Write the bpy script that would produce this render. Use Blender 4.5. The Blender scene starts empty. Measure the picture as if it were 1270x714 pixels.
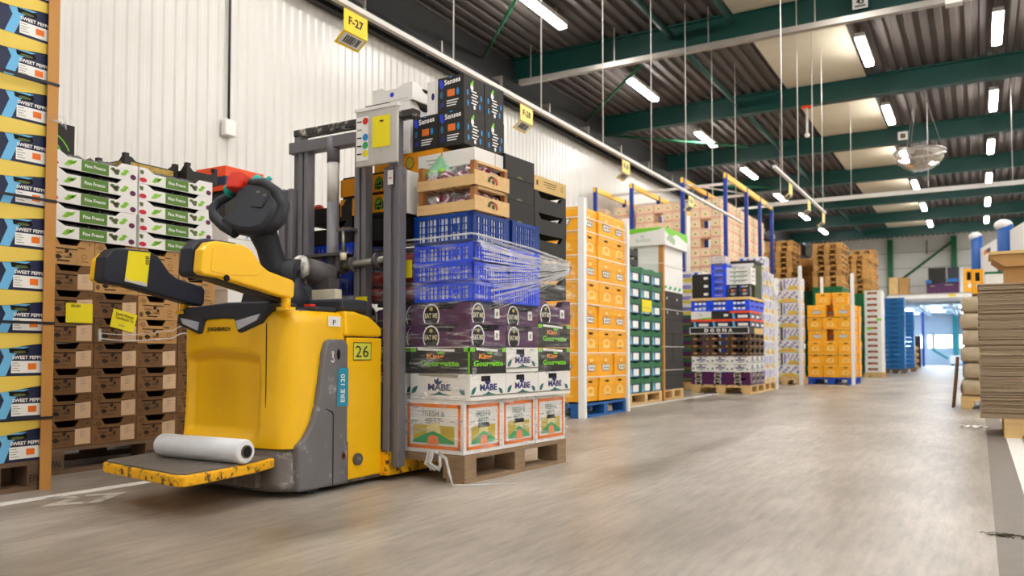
import bpy, bmesh, math, random
from mathutils import Vector, Matrix
C = bpy.context.scene.collection
R = math.radians
random.seed(7)
# ------------------------------------------------------------------ camera
cam = bpy.data.cameras.new('camera'); camo = bpy.data.objects.new('camera', cam); C.objects.link(camo)
CAMH = .66
camo.location = (0, 0, CAMH); camo.rotation_euler = (R(92.0), 0, R(30.07))
cam.sensor_fit = 'HORIZONTAL'; cam.sensor_width = 36; cam.lens = 36 * 1000 / 1270
cam.shift_y = ((438 - 357) - 1000 * math.tan(R(2))) / 1270
cam.clip_start = .05; cam.clip_end = 300
cam.dof.use_dof = True; cam.dof.focus_distance = 4.0; cam.dof.aperture_fstop = 2.5
bpy.context.scene.camera = camo
# ------------------------------------------------------------------ light and exposure
W = bpy.data.worlds.new('World'); bpy.context.scene.world = W; W.use_nodes = True
W.node_tree.nodes['Background'].inputs[0].default_value = (.62, .8, 1, 1)
W.node_tree.nodes['Background'].inputs[1].default_value = 14.0
vs = bpy.context.scene.view_settings
vs.view_transform = 'Standard'; vs.look = 'None'; vs.gamma = 1; vs.use_curve_mapping = False
vs.exposure = 0.7
LAMP = 62.0          # emission of the lamp tubes
LAMPCOL = (1, .97, .93)
# ------------------------------------------------------------------ helpers
def lin(c):
    return tuple((x / 12.92 if x <= .04045 else ((x + .055) / 1.055) ** 2.4) for x in c)
def col(h):
    if isinstance(h, str):
        return lin(tuple(int(h[i:i + 2], 16) / 255 for i in (0, 2, 4)))
    return h
MATS = {}
def M(name, h, rough=.6, metal=0, var=.08, scale=6, bump=0, bscale=60, spec=.4, coat=0, stretch=None, rnd=0, dirt=None, dirt_amt=.5, dirt_scale=9, dirt_lo=.55):
    """principled procedural material: noise variation, optional relief, per-object variation and worn patches"""
    if name in MATS: return MATS[name]
    m = bpy.data.materials.new(name); m.use_nodes = True
    nt = m.node_tree; N = nt.nodes; L = nt.links
    b = N['Principled BSDF']
    c = col(h)
    b.inputs['Roughness'].default_value = rough; b.inputs['Metallic'].default_value = metal
    b.inputs['Specular IOR Level'].default_value = spec; b.inputs['Coat Weight'].default_value = coat
    tc = N.new('ShaderNodeTexCoord'); mp = N.new('ShaderNodeMapping'); L.new(tc.outputs['Object'], mp.inputs[0])
    if stretch: mp.inputs['Scale'].default_value = stretch
    nz = N.new('ShaderNodeTexNoise'); nz.inputs['Scale'].default_value = scale; nz.inputs['Detail'].default_value = 5
    L.new(mp.outputs[0], nz.inputs['Vector'])
    hsv = N.new('ShaderNodeHueSaturation'); hsv.inputs['Color'].default_value = (*c, 1)
    mr = N.new('ShaderNodeMapRange'); mr.inputs[3].default_value = 1 - var * 2; mr.inputs[4].default_value = 1 + var * 2
    L.new(nz.outputs[0], mr.inputs[0])
    val = mr.outputs[0]
    if rnd:
        oi = N.new('ShaderNodeObjectInfo'); r2 = N.new('ShaderNodeMapRange')
        r2.inputs[3].default_value = 1 - rnd; r2.inputs[4].default_value = 1 + rnd
        L.new(oi.outputs['Random'], r2.inputs[0])
        mu = N.new('ShaderNodeMath'); mu.operation = 'MULTIPLY'; L.new(val, mu.inputs[0]); L.new(r2.outputs[0], mu.inputs[1]); val = mu.outputs[0]
    L.new(val, hsv.inputs['Value'])
    out = hsv.outputs[0]
    if dirt is not None:
        n2 = N.new('ShaderNodeTexNoise'); n2.inputs['Scale'].default_value = dirt_scale; n2.inputs['Detail'].default_value = 8; n2.inputs['Roughness'].default_value = .7
        L.new(mp.outputs[0], n2.inputs['Vector'])
        r3 = N.new('ShaderNodeMapRange'); r3.inputs[1].default_value = dirt_lo; r3.inputs[2].default_value = dirt_lo + .08; r3.inputs[4].default_value = dirt_amt
        L.new(n2.outputs[0], r3.inputs[0])
        mx = N.new('ShaderNodeMix'); mx.data_type = 'RGBA'; L.new(r3.outputs[0], mx.inputs[0]); L.new(out, mx.inputs[6]); mx.inputs[7].default_value = (*col(dirt), 1)
        out = mx.outputs[2]
    L.new(out, b.inputs['Base Color'])
    if bump:
        n3 = N.new('ShaderNodeTexNoise'); n3.inputs['Scale'].default_value = bscale; n3.inputs['Detail'].default_value = 4
        L.new(mp.outputs[0], n3.inputs['Vector'])
        bp = N.new('ShaderNodeBump'); bp.inputs['Strength'].default_value = bump; bp.inputs['Distance'].default_value = .01
        L.new(n3.outputs[0], bp.inputs['Height']); L.new(bp.outputs[0], b.inputs['Normal'])
    MATS[name] = m
    return m
_txt = {}
def text_geo(s, bold=.012):
    k = (s, bold)
    if k in _txt: return _txt[k]
    cu = bpy.data.curves.new('t', 'FONT'); cu.body = s; cu.resolution_u = 2; cu.offset = bold; cu.space_line = .85
    o = bpy.data.objects.new('t', cu); C.objects.link(o)
    dg = bpy.context.evaluated_depsgraph_get()
    me = bpy.data.meshes.new_from_object(o.evaluated_get(dg))
    v = [(p.co.x, p.co.y) for p in me.vertices]; f = [tuple(p.vertices) for p in me.polygons]
    bpy.data.objects.remove(o); bpy.data.curves.remove(cu); bpy.data.meshes.remove(me)
    x0 = min(p[0] for p in v); x1 = max(p[0] for p in v); y0 = min(p[1] for p in v); y1 = max(p[1] for p in v)
    v = [((x - x0) / (x1 - x0), (y - y0) / (y1 - y0)) for x, y in v]
    _txt[k] = (v, f); return _txt[k]
class Fr:
    """a flat frame for print on a face: origin, right, up"""
    def __init__(s, O, r, u):
        s.O = Vector(O); s.r = Vector(r).normalized(); s.u = Vector(u).normalized(); s.n = s.r.cross(s.u)
    def p(s, x, y, l=0): return tuple(s.O + s.r * x + s.u * y + s.n * l)
EPS = .0011
class MB:
    def __init__(s): s.v = []; s.f = []; s.m = []; s.s = []; s.mats = []
    def mi(s, m):
        if m not in s.mats: s.mats.append(m)
        return s.mats.index(m)
    def add(s, vs_, fs, m, smooth=False):
        b = len(s.v); i = s.mi(m)
        s.v += [tuple(p) for p in vs_]
        for f in fs: s.f.append(tuple(b + k for k in f)); s.m.append(i); s.s.append(smooth)
        return s
    def box(s, x0, y0, z0, x1, y1, z1, m):
        v = [(x0, y0, z0), (x1, y0, z0), (x1, y1, z0), (x0, y1, z0), (x0, y0, z1), (x1, y0, z1), (x1, y1, z1), (x0, y1, z1)]
        return s.add(v, [(0, 3, 2, 1), (4, 5, 6, 7), (0, 1, 5, 4), (1, 2, 6, 5), (2, 3, 7, 6), (3, 0, 4, 7)], m)
    def cbox(s, w, d, h, m, z=0, x=0, y=0): return s.box(x - w / 2, y - d / 2, z, x + w / 2, y + d / 2, z + h, m)
    def prism(s, poly, ax, a0, a1, m):
        """poly of 2D points extruded along ax: 'x' -> (y,z), 'y' -> (x,z), 'z' -> (x,y)"""
        def P(p, a): return {'x': (a, p[0], p[1]), 'y': (p[0], a, p[1]), 'z': (p[0], p[1], a)}[ax]
        n = len(poly); v = [P(p, a0) for p in poly] + [P(p, a1) for p in poly]
        area = sum(poly[i][0] * poly[(i + 1) % n][1] - poly[(i + 1) % n][0] * poly[i][1] for i in range(n))
        flip = (area < 0) ^ (ax == 'y')
        f = [tuple(range(n - 1, -1, -1)), tuple(range(n, 2 * n))] + [(i, (i + 1) % n, n + (i + 1) % n, n + i) for i in range(n)]
        if flip: f = [tuple(reversed(q)) for q in f]
        return s.add(v, f, m)
    def tube(s, pts, r, m, n=8, rx=None, smooth=True):
        pts = [Vector(p) for p in pts]; rr = r if isinstance(r, (list, tuple)) else [r] * len(pts)
        rx = rx or 1; vs_ = []; up = None
        for i, p in enumerate(pts):
            t = (pts[min(i + 1, len(pts) - 1)] - pts[max(i - 1, 0)]).normalized()
            if up is None: up = Vector((0, 0, 1)) if abs(t.z) < .9 else Vector((0, 1, 0))
            a = t.cross(up).normalized(); b = a.cross(t).normalized(); up = b
            for k in range(n):
                an = 2 * math.pi * k / n
                vs_.append(p + a * math.cos(an) * rr[i] * rx + b * math.sin(an) * rr[i])
        f = []
        for i in range(len(pts) - 1):
            for k in range(n):
                f.append((i * n + k, i * n + (k + 1) % n, (i + 1) * n + (k + 1) % n, (i + 1) * n + k))
        s.add(vs_, f, m, smooth)
        b0 = len(s.v) - len(vs_); i = s.mi(m)
        s.f.append(tuple(b0 + k for k in reversed(range(n)))); s.m.append(i); s.s.append(False)
        s.f.append(tuple(b0 + (len(pts) - 1) * n + k for k in range(n))); s.m.append(i); s.s.append(False)
        return s
    def ball(s, c, r, m, n=10, k=7, sq=(1, 1, 1), wob=0, seed=0, pw=1):
        P_ = lambda t: math.copysign(abs(t) ** pw, t)
        rd = random.Random(seed); vs_ = []; f = []
        for j in range(k + 1):
            th = math.pi * j / k
            for i in range(n):
                ph = 2 * math.pi * i / n
                q = r * (1 + (rd.random() - .5) * wob * (0 < j < k))
                vs_.append((c[0] + q * sq[0] * P_(math.sin(th)) * P_(math.cos(ph)), c[1] + q * sq[1] * P_(math.sin(th)) * P_(math.sin(ph)), c[2] + q * sq[2] * P_(math.cos(th))))
        for j in range(k):
            for i in range(n): f.append((j * n + i, (j + 1) * n + i, (j + 1) * n + (i + 1) % n, j * n + (i + 1) % n))
        return s.add(vs_, f, m, True)
    # flat print
    def drect(s, F, x0, y0, x1, y1, m, l=1): return s.dpoly(F, [(x0, y0), (x1, y0), (x1, y1), (x0, y1)], m, l)
    def dpoly(s, F, pts, m, l=1): return s.add([F.p(x, y, l * EPS) for x, y in pts], [tuple(range(len(pts)))], m)
    def dell(s, F, cx, cy, rx, ry, m, l=1, n=14, a0=0, a1=2 * math.pi):
        return s.dpoly(F, [(cx + rx * math.cos(a0 + (a1 - a0) * i / n), cy + ry * math.sin(a0 + (a1 - a0) * i / n)) for i in range(n + (a1 - a0 < 6))], m, l)
    def dring(s, F, cx, cy, rx, ry, w, m, l=1, n=16, a0=0, a1=2 * math.pi):
        v = []; f = []
        for i in range(n + 1):
            a = a0 + (a1 - a0) * i / n
            v += [F.p(cx + rx * math.cos(a), cy + ry * math.sin(a), l * EPS), F.p(cx + (rx - w) * math.cos(a), cy + (ry - w) * math.sin(a), l * EPS)]
        for i in range(n): f.append((2 * i, 2 * i + 2, 2 * i + 3, 2 * i + 1))
        return s.add(v, f, m)
    def dtext(s, F, t, x, y, w, h, m, l=1, bold=.012, rot=0):
        v, f = text_geo(t, bold); ca, sa = math.cos(rot), math.sin(rot)
        return s.add([F.p(x + a * w * ca - b * h * sa, y + a * w * sa + b * h * ca, l * EPS) for a, b in v], f, m)
    def dleaf(s, F, x, y, L_, wd, ang, m, l=1):
        pts = [(0, 0), (.3, .5), (.6, .45), (1, 0), (.6, -.45), (.3, -.5)]; ca, sa = math.cos(ang), math.sin(ang)
        return s.dpoly(F, [(x + a * L_ * ca - b * wd * sa, y + a * L_ * sa + b * wd * ca) for a, b in pts], m, l)
    def mesh(s, name):
        me = bpy.data.meshes.new(name); me.from_pydata(s.v, [], s.f)
        for m in s.mats: me.materials.append(m)
        me.polygons.foreach_set('material_index', s.m); me.polygons.foreach_set('use_smooth', s.s); me.update()
        return me
    def build(s, name, parent=None, loc=(0, 0, 0), rot=0, bevel=0):
        o = bpy.data.objects.new(name, s.mesh(name)); C.objects.link(o); o.location = loc; o.rotation_euler = (0, 0, rot)
        if parent: o.parent = parent
        if bevel:
            b = o.modifiers.new('bevel', 'BEVEL'); b.width = bevel; b.segments = 3; b.limit_method = 'ANGLE'; b.angle_limit = R(40)
        return o
def tag(o, label, cat, group=None, kind=None):
    o['label'] = label; o['category'] = cat
    if group: o['group'] = group
    if kind: o['kind'] = kind
    return o
def empty(name, loc=(0, 0, 0), rot=0):
    o = bpy.data.objects.new(name, None); o.empty_display_size = .1; C.objects.link(o); o.location = loc; o.rotation_euler = (0, 0, rot); return o
def link(name, me, parent=None, loc=(0, 0, 0), rot=0):
    o = bpy.data.objects.new(name, me); C.objects.link(o); o.location = loc; o.rotation_euler = (0, 0, rot)
    if parent: o.parent = parent
    return o
def struct(o): o['kind'] = 'structure'; return o
PROTO = {}
def proto(key, mb, parts=()):
    """keep a mesh and its parts so that every copy is an object of its own sharing mesh data"""
    PROTO[key] = (mb.mesh(key), [(n, b.mesh(n), lb) for n, b, lb in parts])
def put(key, name, loc, label, cat, group=None, rot=0, j=0, tilt=0):
    me, parts = PROTO[key]
    o = link(name, me, None, (loc[0] + random.uniform(-j, j), loc[1] + random.uniform(-j, j), loc[2]), rot + random.uniform(-j, j) * 1.5)
    o.rotation_euler[1] = tilt
    for n, pm, lb in parts:
        p = link(n, pm, o)
        if lb: p['label'] = lb
    return tag(o, label, cat, group)
def nth(i): return ['lowest', 'second', 'third', 'fourth', 'fifth', 'sixth', 'seventh', 'eighth', 'ninth', 'tenth', 'eleventh', 'twelfth', 'thirteenth', 'fourteenth', 'fifteenth', 'sixteenth'][i]
def row(i, n): return 'topmost' if i == n - 1 else ('lowest' if i == 0 else nth(i) + ' up')
FRONT = lambda w, d, h: Fr((-w / 2, -d / 2, 0), (1, 0, 0), (0, 0, 1))
SIDE = lambda w, d, h: Fr((w / 2, -d / 2, 0), (0, 1, 0), (0, 0, 1))
# ------------------------------------------------------------------ materials
mWhite = M('white_card', 'eceae6', .65, var=.03); mBlackCard = M('black_card', '26231f', .6, var=.1, rnd=.15)
mKraft = M('kraft', '775430', .75, var=.12, rnd=.16); mKraftL = M('kraft_light', 'b98d55', .75, var=.1, rnd=.1); mKraftD = M('kraft_dark', '6b4a2c', .75, var=.1)
mInk = M('dark_ink', '2b1d12', .7, var=0); mBlack = M('black_print', '0e0e0e', .6, var=0); mHole = M('dark_hole', '0a0908', .9, var=0)
mWood = M('pallet_wood', '8a6a48', .8, var=.22, scale=4, stretch=(3, 3, 14), bump=.2, rnd=.15); mWoodL = M('pallet_pine', 'd9b67c', .75, var=.14, scale=5, rnd=.08, bump=.1)
mWoodD = M('pallet_old_wood', '6e5743', .85, var=.2, scale=5, rnd=.2); mWoodY = M('pallet_stack_wood', 'b98c4e', .8, var=.2, scale=4, rnd=.2)
mCrateW = M('crate_wood', 'e0bb84', .7, var=.1, scale=5, rnd=.06, stretch=(1, 8, 8)); mCrateP = M('crate_post', 'a8703c', .7, var=.12)
mNavy = M('navy_card', '1c2547', .5, var=.05); mSky = M('sky_print', '6db9e6', .5, var=.03); mYellowC = M('yellow_card', 'e6c95a', .55, var=.05)
mOrange = M('orange_print', 'f07818', .5, var=.02); mOrangeBand = M('orange_band', 'f2511b', .5, var=.03); mWhiteP = M('white_print', 'f2f1ee', .6, var=.01)
mGreenP = M('green_print', '5a8230', .55, var=.03); mLime = M('lime_print', '8cc63a', .55, var=.06); mRed = M('red_print', 'c81f3c', .5, var=.05); mOlive = M('olive_print', '5c6638', .6, var=.1)
mPlum = M('plum_print', '5c1240', .5, var=.05); mPurple = M('purple_card', '4c1d4f', .4, var=.12, scale=4); mTeal = M('teal_print', '1f6a66', .5, var=.03); mNavyP = M('navy_print', '23286b', .5, var=.03)
mGold = M('gold_print', 'c9b23a', .5, var=.15, scale=12); mLabelY = M('yellow_paper', 'f4e21c', .6, var=.03); mPeach = M('label_peach', 'd9b894', .7, var=.06)
mBanana = M('banana_card', 'fbb018', .5, var=.06, rnd=.05); mGreyP = M('grey_print', '8e8a7c', .6, var=.02); mBananaP = M('banana_pale', 'fbd27a', .55, var=.03)
mBlueC = M('blue_plastic', '0648ee', .35, var=.06, spec=.5); mBlueNoGlare = M('blue_plastic_no_glare', '0d419c', .4, var=.06); mBlueTray = M('steel_blue_plastic', '1a69ae', .4, var=.05, rnd=.08)
mGreenC = M('green_plastic', '0f6b3c', .4, var=.06); mBag = M('bagged_greens', 'f0f4f8', .3, var=.18, scale=26, bump=.6, bscale=35)
mYel = M('truck_yellow', 'ffc60a', .32, var=.02, spec=.5, coat=.15, dirt='4a3a14', dirt_amt=.5, dirt_scale=7, dirt_lo=.70); mYelWorn = M('worn_yellow', 'f5b40a', .5, var=.05, dirt='2a241c', dirt_amt=.95, dirt_scale=22, dirt_lo=.53)
mGreyT = M('truck_grey', '6f6d6f', .45, var=.1, scale=5, dirt='b9b5b0', dirt_amt=.6, dirt_scale=10, dirt_lo=.57); mGreyW = M('worn_grey', '6a6460', .5, var=.2, dirt='a9a29a', dirt_amt=.7, dirt_scale=9, dirt_lo=.56)
mMast = M('mast_steel', '77757b', .42, metal=.1, var=.12, stretch=(1, 1, .3), dirt='2c2725', dirt_amt=.5, dirt_scale=14, dirt_lo=.60); mMastD = M('mast_dark', '5a5657', .5, metal=.2, var=.1); mScuff = M('scuffed_bar', '3c3835', .6, var=.1, dirt='c9c3b8', dirt_amt=.85, dirt_scale=20, dirt_lo=.53)
mRub = M('black_rubber', '2f323b', .45, var=.08, bump=.1, bscale=200); mDash = M('dash_plastic', '34363c', .55, var=.06, bump=.1, bscale=300); mPad = M('pad_navy', '1c1f2e', .45, var=.08)
mSteel = M('bare_steel', '8c8880', .35, metal=.8, var=.1); mAlu = M('scuffed_plate', 'c8c6c0', .5, metal=.15, var=.1, dirt='8f8c86', dirt_amt=.6, dirt_scale=14, dirt_lo=.58); mFoil = M('crumpled_foil', 'd4d2cc', .3, metal=.7, var=.2, scale=30, bump=1, bscale=50)
mRedB = M('red_button', 'e03018', .4, var=.02); mTealB = M('teal_button', '18a29a', .4, var=.02); mERE = M('teal_label', '1f93b4', .45, var=.01); mCream = M('cream_plastic', 'd8d0b8', .5, var=.03)
mLampGl = M('headlamp', 'c9ccd6', .12, metal=.3, var=.02); mFilmRoll = M('film_roll', 'e9ebef', .28, var=.03, scale=20, spec=.6); mCore = M('card_core', '5a5148', .8)
mTealSteel = M('green_steel', '0b433c', .45, var=.06, spec=.5); mGreenRod = M('green_rod', '1f6e4a', .45, var=.05); mGalv = M('galvanised', 'a39d96', .4, metal=.5, var=.1); mRail = M('white_rail', 'd8d5d0', .45, var=.03)
mDeck = M('deck_steel', '5a5350', .6, var=.08, scale=1.5, spec=.25); mPanel = M('roof_light_panel', 'c9bfa9', .7, var=.05, scale=2, stretch=(1, 8, 1)); mWallW = M('corrugated_white', 'd2cfc9', .3, var=.025, scale=2, spec=.55, dirt='cfcabf', dirt_amt=.35, dirt_scale=3, dirt_lo=.55)
mDarkTrim = M('dark_trim', '2b2a2a', .6, var=.1); mBackW = M('back_wall_white', 'efede8', .6, var=.03)
mSignY = M('sign_yellow', 'f5d21c', .45, var=.02); mPaleY = M('sign_pale_yellow', 'f0dc78', .45, var=.02)
mRackB = M('rack_blue', '16348f', .45, var=.06); mRackY = M('rack_yellow', 'ffc62a', .45, var=.06); mCarton = M('peach_carton', 'edc9a8', .7, var=.08, rnd=.08); mCartonP = M('carton_print', 'eadfae', .7, var=.05)
mPost = M('white_profile', 'f1f0ee', .5, var=.02); mPostK = M('kraft_profile', 'c08a48', .65, var=.06); mStrapW = M('white_strap', 'eeeae2', .5, var=.02); mStrapD = M('dark_strap', '20222a', .5, var=.02)
mLilac = M('lilac_print', '8d86c4', .6, var=.2, scale=30); mBluePal = M('blue_pallet_paint', '1f5fa0', .6, var=.12, rnd=.1)
mMint = M('mint_print', '3aa564', .6, var=.05); mFlowY = M('fruit_yellow', 'd9c84a', .6, var=.15, scale=20); mBrownTray = M('brown_tray', '4c3524', .6, var=.15, rnd=.1)
mSheet = M('grey_board', 'a8937a', .8, var=.12, scale=3, stretch=(1, 1, 60)); mSack = M('kraft_sack', 'b8a78c', .7, var=.15, bump=.5, bscale=12)
mRedNet = M('red_net', 'b0241c', .45, var=.3, scale=40, bump=.8, bscale=60); mRad = M('radicchio', '8e1c4c', .45, var=.15)
mCyan = M('cyan_print', '1f8ccf', .5, var=.02); mBluePr = M('blue_print', '1e40d8', .5, var=.02); mLimeB = M('lime_bright', '7ad12a', .5, var=.02); mKGo = M('orange_letter', 'f79a1c', .5, var=.01)
def radicchio_mat():
    nt = mRad.node_tree; N = nt.nodes; L = nt.links; b = N['Principled BSDF']
    tc = N.new('ShaderNodeTexCoord'); w = N.new('ShaderNodeTexWave'); w.inputs['Scale'].default_value = 9; w.inputs['Distortion'].default_value = 7; w.inputs['Detail'].default_value = 3
    L.new(tc.outputs['Object'], w.inputs[0]); cr = N.new('ShaderNodeValToRGB'); L.new(w.outputs[0], cr.inputs[0])
    cr.color_ramp.elements[0].position = .25; cr.color_ramp.elements[0].color = (*col('e9d3d8'), 1); cr.color_ramp.elements[1].position = .45; cr.color_ramp.elements[1].color = (*col('7a123f'), 1)
    L.new(cr.outputs[0], b.inputs['Base Color'])
radicchio_mat()
def emit(name, c, s):
    m = bpy.data.materials.new(name); m.use_nodes = True; nt = m.node_tree; nt.nodes.remove(nt.nodes['Principled BSDF'])
    e = nt.nodes.new('ShaderNodeEmission'); e.inputs[0].default_value = (*c, 1); e.inputs[1].default_value = s
    nt.links.new(e.outputs[0], nt.nodes['Material Output'].inputs[0]); MATS[name] = m; return m
mTube = emit('lamp_tube', LAMPCOL, LAMP); mTubeA = emit('annex_tube', (.8, .9, 1), 16)
def clear(name, tint, rough, base, streak, scale, stretch):
    """thin clear plastic: mostly transparent, milky along noise streaks"""
    m = bpy.data.materials.new(name); m.use_nodes = True; nt = m.node_tree; N = nt.nodes; L = nt.links
    b = N['Principled BSDF']; b.inputs['Base Color'].default_value = (*tint, 1); b.inputs['Roughness'].default_value = rough; b.inputs['Specular IOR Level'].default_value = .8
    t = N.new('ShaderNodeBsdfTransparent'); mx = N.new('ShaderNodeMixShader')
    tc = N.new('ShaderNodeTexCoord'); mp = N.new('ShaderNodeMapping'); mp.inputs['Scale'].default_value = stretch; L.new(tc.outputs['Object'], mp.inputs[0])
    nz = N.new('ShaderNodeTexNoise'); nz.inputs['Scale'].default_value = scale; nz.inputs['Detail'].default_value = 6; nz.inputs['Roughness'].default_value = .65; L.new(mp.outputs[0], nz.inputs[0])
    mr = N.new('ShaderNodeMapRange'); mr.inputs[1].default_value = .5; mr.inputs[2].default_value = .75; mr.inputs[3].default_value = base; mr.inputs[4].default_value = streak
    L.new(nz.outputs[0], mr.inputs[0]); L.new(mr.outputs[0], mx.inputs[0]); L.new(t.outputs[0], mx.inputs[1]); L.new(b.outputs[0], mx.inputs[2])
    bp = N.new('ShaderNodeBump'); bp.inputs['Strength'].default_value = .6; bp.inputs['Distance'].default_value = .01; L.new(nz.outputs[0], bp.inputs['Height']); L.new(bp.outputs[0], b.inputs['Normal'])
    L.new(mx.outputs[0], N['Material Output'].inputs[0]); MATS[name] = m; return m
mFilm = clear('stretch_film', (.85, .85, .87), .16, .05, .6, 5, (1.2, 1.2, 9))  # milky streaks also put the glare on the film into its colour
mStrand = clear('film_strand', (.9, .9, .9), .2, .4, .8, 10, (1, 1, 1))
mPane = clear('window_pane', (.8, .85, .9), .05, .04, .06, 1, (1, 1, 1))
mBagClear = clear('clear_bag', (.9, .9, .92), .15, .12, .6, 14, (1, 1, 1))
mDome = clear('clear_dome', (.9, .86, .8), .05, .5, .75, 4, (1, 1, 1)); mDome.node_tree.nodes['Principled BSDF'].inputs['Metallic'].default_value = 1
# polished concrete floor
mFloor = bpy.data.materials.new('concrete'); mFloor.use_nodes = True
def floor_mat():
    nt = mFloor.node_tree; N = nt.nodes; L = nt.links; b = N['Principled BSDF']
    tc = N.new('ShaderNodeTexCoord')
    def nz(sc, st, det=6, ro=.6):
        mp = N.new('ShaderNodeMapping'); mp.inputs['Scale'].default_value = st; L.new(tc.outputs['Object'], mp.inputs[0])
        n = N.new('ShaderNodeTexNoise'); n.inputs['Scale'].default_value = sc; n.inputs['Detail'].default_value = det; n.inputs['Roughness'].default_value = ro; L.new(mp.outputs[0], n.inputs[0]); return n
    a = nz(1.1, (1, .45, 1), 6, .6); c = nz(26, (1, .12, 1), 6, .7); d = nz(70, (1, 1, 1), 3, .6)
    r = N.new('ShaderNodeValToRGB'); L.new(a.outputs[0], r.inputs[0])
    r.color_ramp.elements[0].position = .33; r.color_ramp.elements[0].color = (*col('7f7466'), 1); r.color_ramp.elements[1].position = .66; r.color_ramp.elements[1].color = (*col('c0b6aa'), 1)
    m1 = N.new('ShaderNodeMix'); m1.data_type = 'RGBA'; m1.blend_type = 'MULTIPLY'; m1.inputs[0].default_value = 1
    mr = N.new('ShaderNodeMapRange'); mr.inputs[1].default_value = .35; mr.inputs[2].default_value = .6; mr.inputs[3].default_value = .72; mr.inputs[4].default_value = 1.04; L.new(c.outputs[0], mr.inputs[0])
    m2 = N.new('ShaderNodeMapRange'); m2.inputs[3].default_value = .85; m2.inputs[4].default_value = 1.15; L.new(d.outputs[0], m2.inputs[0])
    mu = N.new('ShaderNodeMath'); mu.operation = 'MULTIPLY'; L.new(mr.outputs[0], mu.inputs[0]); L.new(m2.outputs[0], mu.inputs[1])
    cc = N.new('ShaderNodeCombineColor'); [L.new(mu.outputs[0], cc.inputs[k]) for k in range(3)]
    L.new(r.outputs[0], m1.inputs[6]); L.new(cc.outputs[0], m1.inputs[7]); L.new(m1.outputs[2], b.inputs['Base Color'])
    rr = N.new('ShaderNodeMapRange'); rr.inputs[3].default_value = .26; rr.inputs[4].default_value = .46; L.new(a.outputs[0], rr.inputs[0]); L.new(rr.outputs[0], b.inputs['Roughness'])
    bp = N.new('ShaderNodeBump'); bp.inputs['Strength'].default_value = .12; bp.inputs['Distance'].default_value = .004; L.new(d.outputs[0], bp.inputs['Height']); L.new(bp.outputs[0], b.inputs['Normal'])
    b.inputs['Specular IOR Level'].default_value = .45
floor_mat(); MATS['concrete'] = mFloor
mLine = M('line_paint', 'e9e6e0', .6, var=.06, scale=14, dirt='9a9084', dirt_amt=.5, dirt_scale=10, dirt_lo=.62); mStrip = M('floor_strip', '7d746b', .6, var=.08, scale=12); mFaded = M('faded_paint', 'cfc8bd', .6, var=.1, scale=12, dirt='9a8f82', dirt_amt=.7, dirt_scale=14, dirt_lo=.55)
# ------------------------------------------------------------------ the hall
XL, XR, Y0, YB, ZR = -7.1, 9.0, -7.0, 39.5, 5.8
ZB = 5.4
fm = MB(); fm.add([(XL - 1.5, Y0, 0), (XR, Y0, 0), (XR, 53, 0), (XL - 1.5, 53, 0)], [(0, 1, 2, 3)], mFloor)
floor = struct(fm.build('floor'))
def flat(name, pts, m, z, parent=floor):
    b = MB(); b.add([(x, y, z) for x, y in pts], [tuple(range(len(pts)))], m); return b.build(name, parent)
flat('floor_line', [(-3.75, -3), (-3.665, -3), (-3.665, 39), (-3.75, 39)], mLine, .0015)['label'] = 'white painted line along the left stacks'
flat('floor_line', [(.17, -3), (.27, -3), (.27, 39), (.17, 39)], mLine, .0015)['label'] = 'white painted line beside the cardboard stack'
flat('floor_strip', [(.04, -3), (.17, -3), (.17, 39), (.04, 39)], mStrip, .001)['label'] = 'darker concrete strip beside the right line'
b = MB(); F = Fr((-3.5, 2.0, .0015), (.55, .83, 0), (-.83, .55, 0))
b.dtext(F, '27', 0, 0, .34, .26, mFaded, 0, .03)
b.build('floor_marking', floor)['label'] = 'faded worn painted number on the floor'
# left wall: corrugated sheet with vertical ribs
def ribbed(axis, a0, a1, fixed, pitch, depth, lo, hi, m, sgn):
    v = []; f = []; n = int(round((a1 - a0) / pitch)); prof = [(0, 0), (.42, 0), (.5, 1), (.92, 1)] if axis != 'wall' else [(0, 0), (.36, 0), (.5, 1), (.86, 1)]
    pts = [(a0 + (i + t) * pitch, d) for i in range(n) for t, d in prof] + [(a0 + n * pitch, 0)]
    for a, d in pts:
        q = fixed + sgn * d * depth
        if axis == 'wall': v += [(q, a, lo), (q, a, hi)]
        else: v += [(a, lo, q), (a, hi, q)]
    for i in range(len(pts) - 1): f.append((2 * i, 2 * i + 2, 2 * i + 3, 2 * i + 1) if axis == 'wall' else (2 * i + 1, 2 * i + 3, 2 * i + 2, 2 * i))
    b = MB(); b.add(v, f, m); return b
wl = struct(ribbed('wall', Y0, YB, XL, .135, .016, 0, ZR + .12, mWallW, 1).build('wall_left'))
b = MB(); b.box(XL + .03, Y0, 4.98, XL + .14, YB, ZR - .08, mDarkTrim); struct(b.build('trim_1'))
b = MB(); b.tube([(XL + .30, Y0, 5.05), (XL + .30, YB, 5.05)], .09, mDarkTrim, 10); struct(b.build('trim_2'))
for k in range(22):
    bb = MB(); yy = 1 + 1.7 * k; bb.box(XL + .1, yy, 5.03, XL + .42, yy + .03, 5.2, mGalv); bb.build('pipe_bracket', wl)
b = MB(); b.box(XR, Y0, 0, XR + .1, YB, ZR + .12, mBackW); struct(b.build('wall_right'))
b = MB(); b.box(XL, Y0 - .1, 0, XR, Y0, ZR + .12, mBackW); struct(b.build('wall_near'))
ceil = struct(ribbed('deck', XL, XR, ZR, .2, .05, Y0, YB, mDeck, 1).build('ceiling'))
b = MB(); b.box(XL - .2, Y0 - .1, ZR + .12, XR + .2, YB + .1, ZR + .2, mDarkTrim); b.build('roof_skin', ceil)
BY = [12.02 + 3.985 * k for k in range(-4, 7)]
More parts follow.
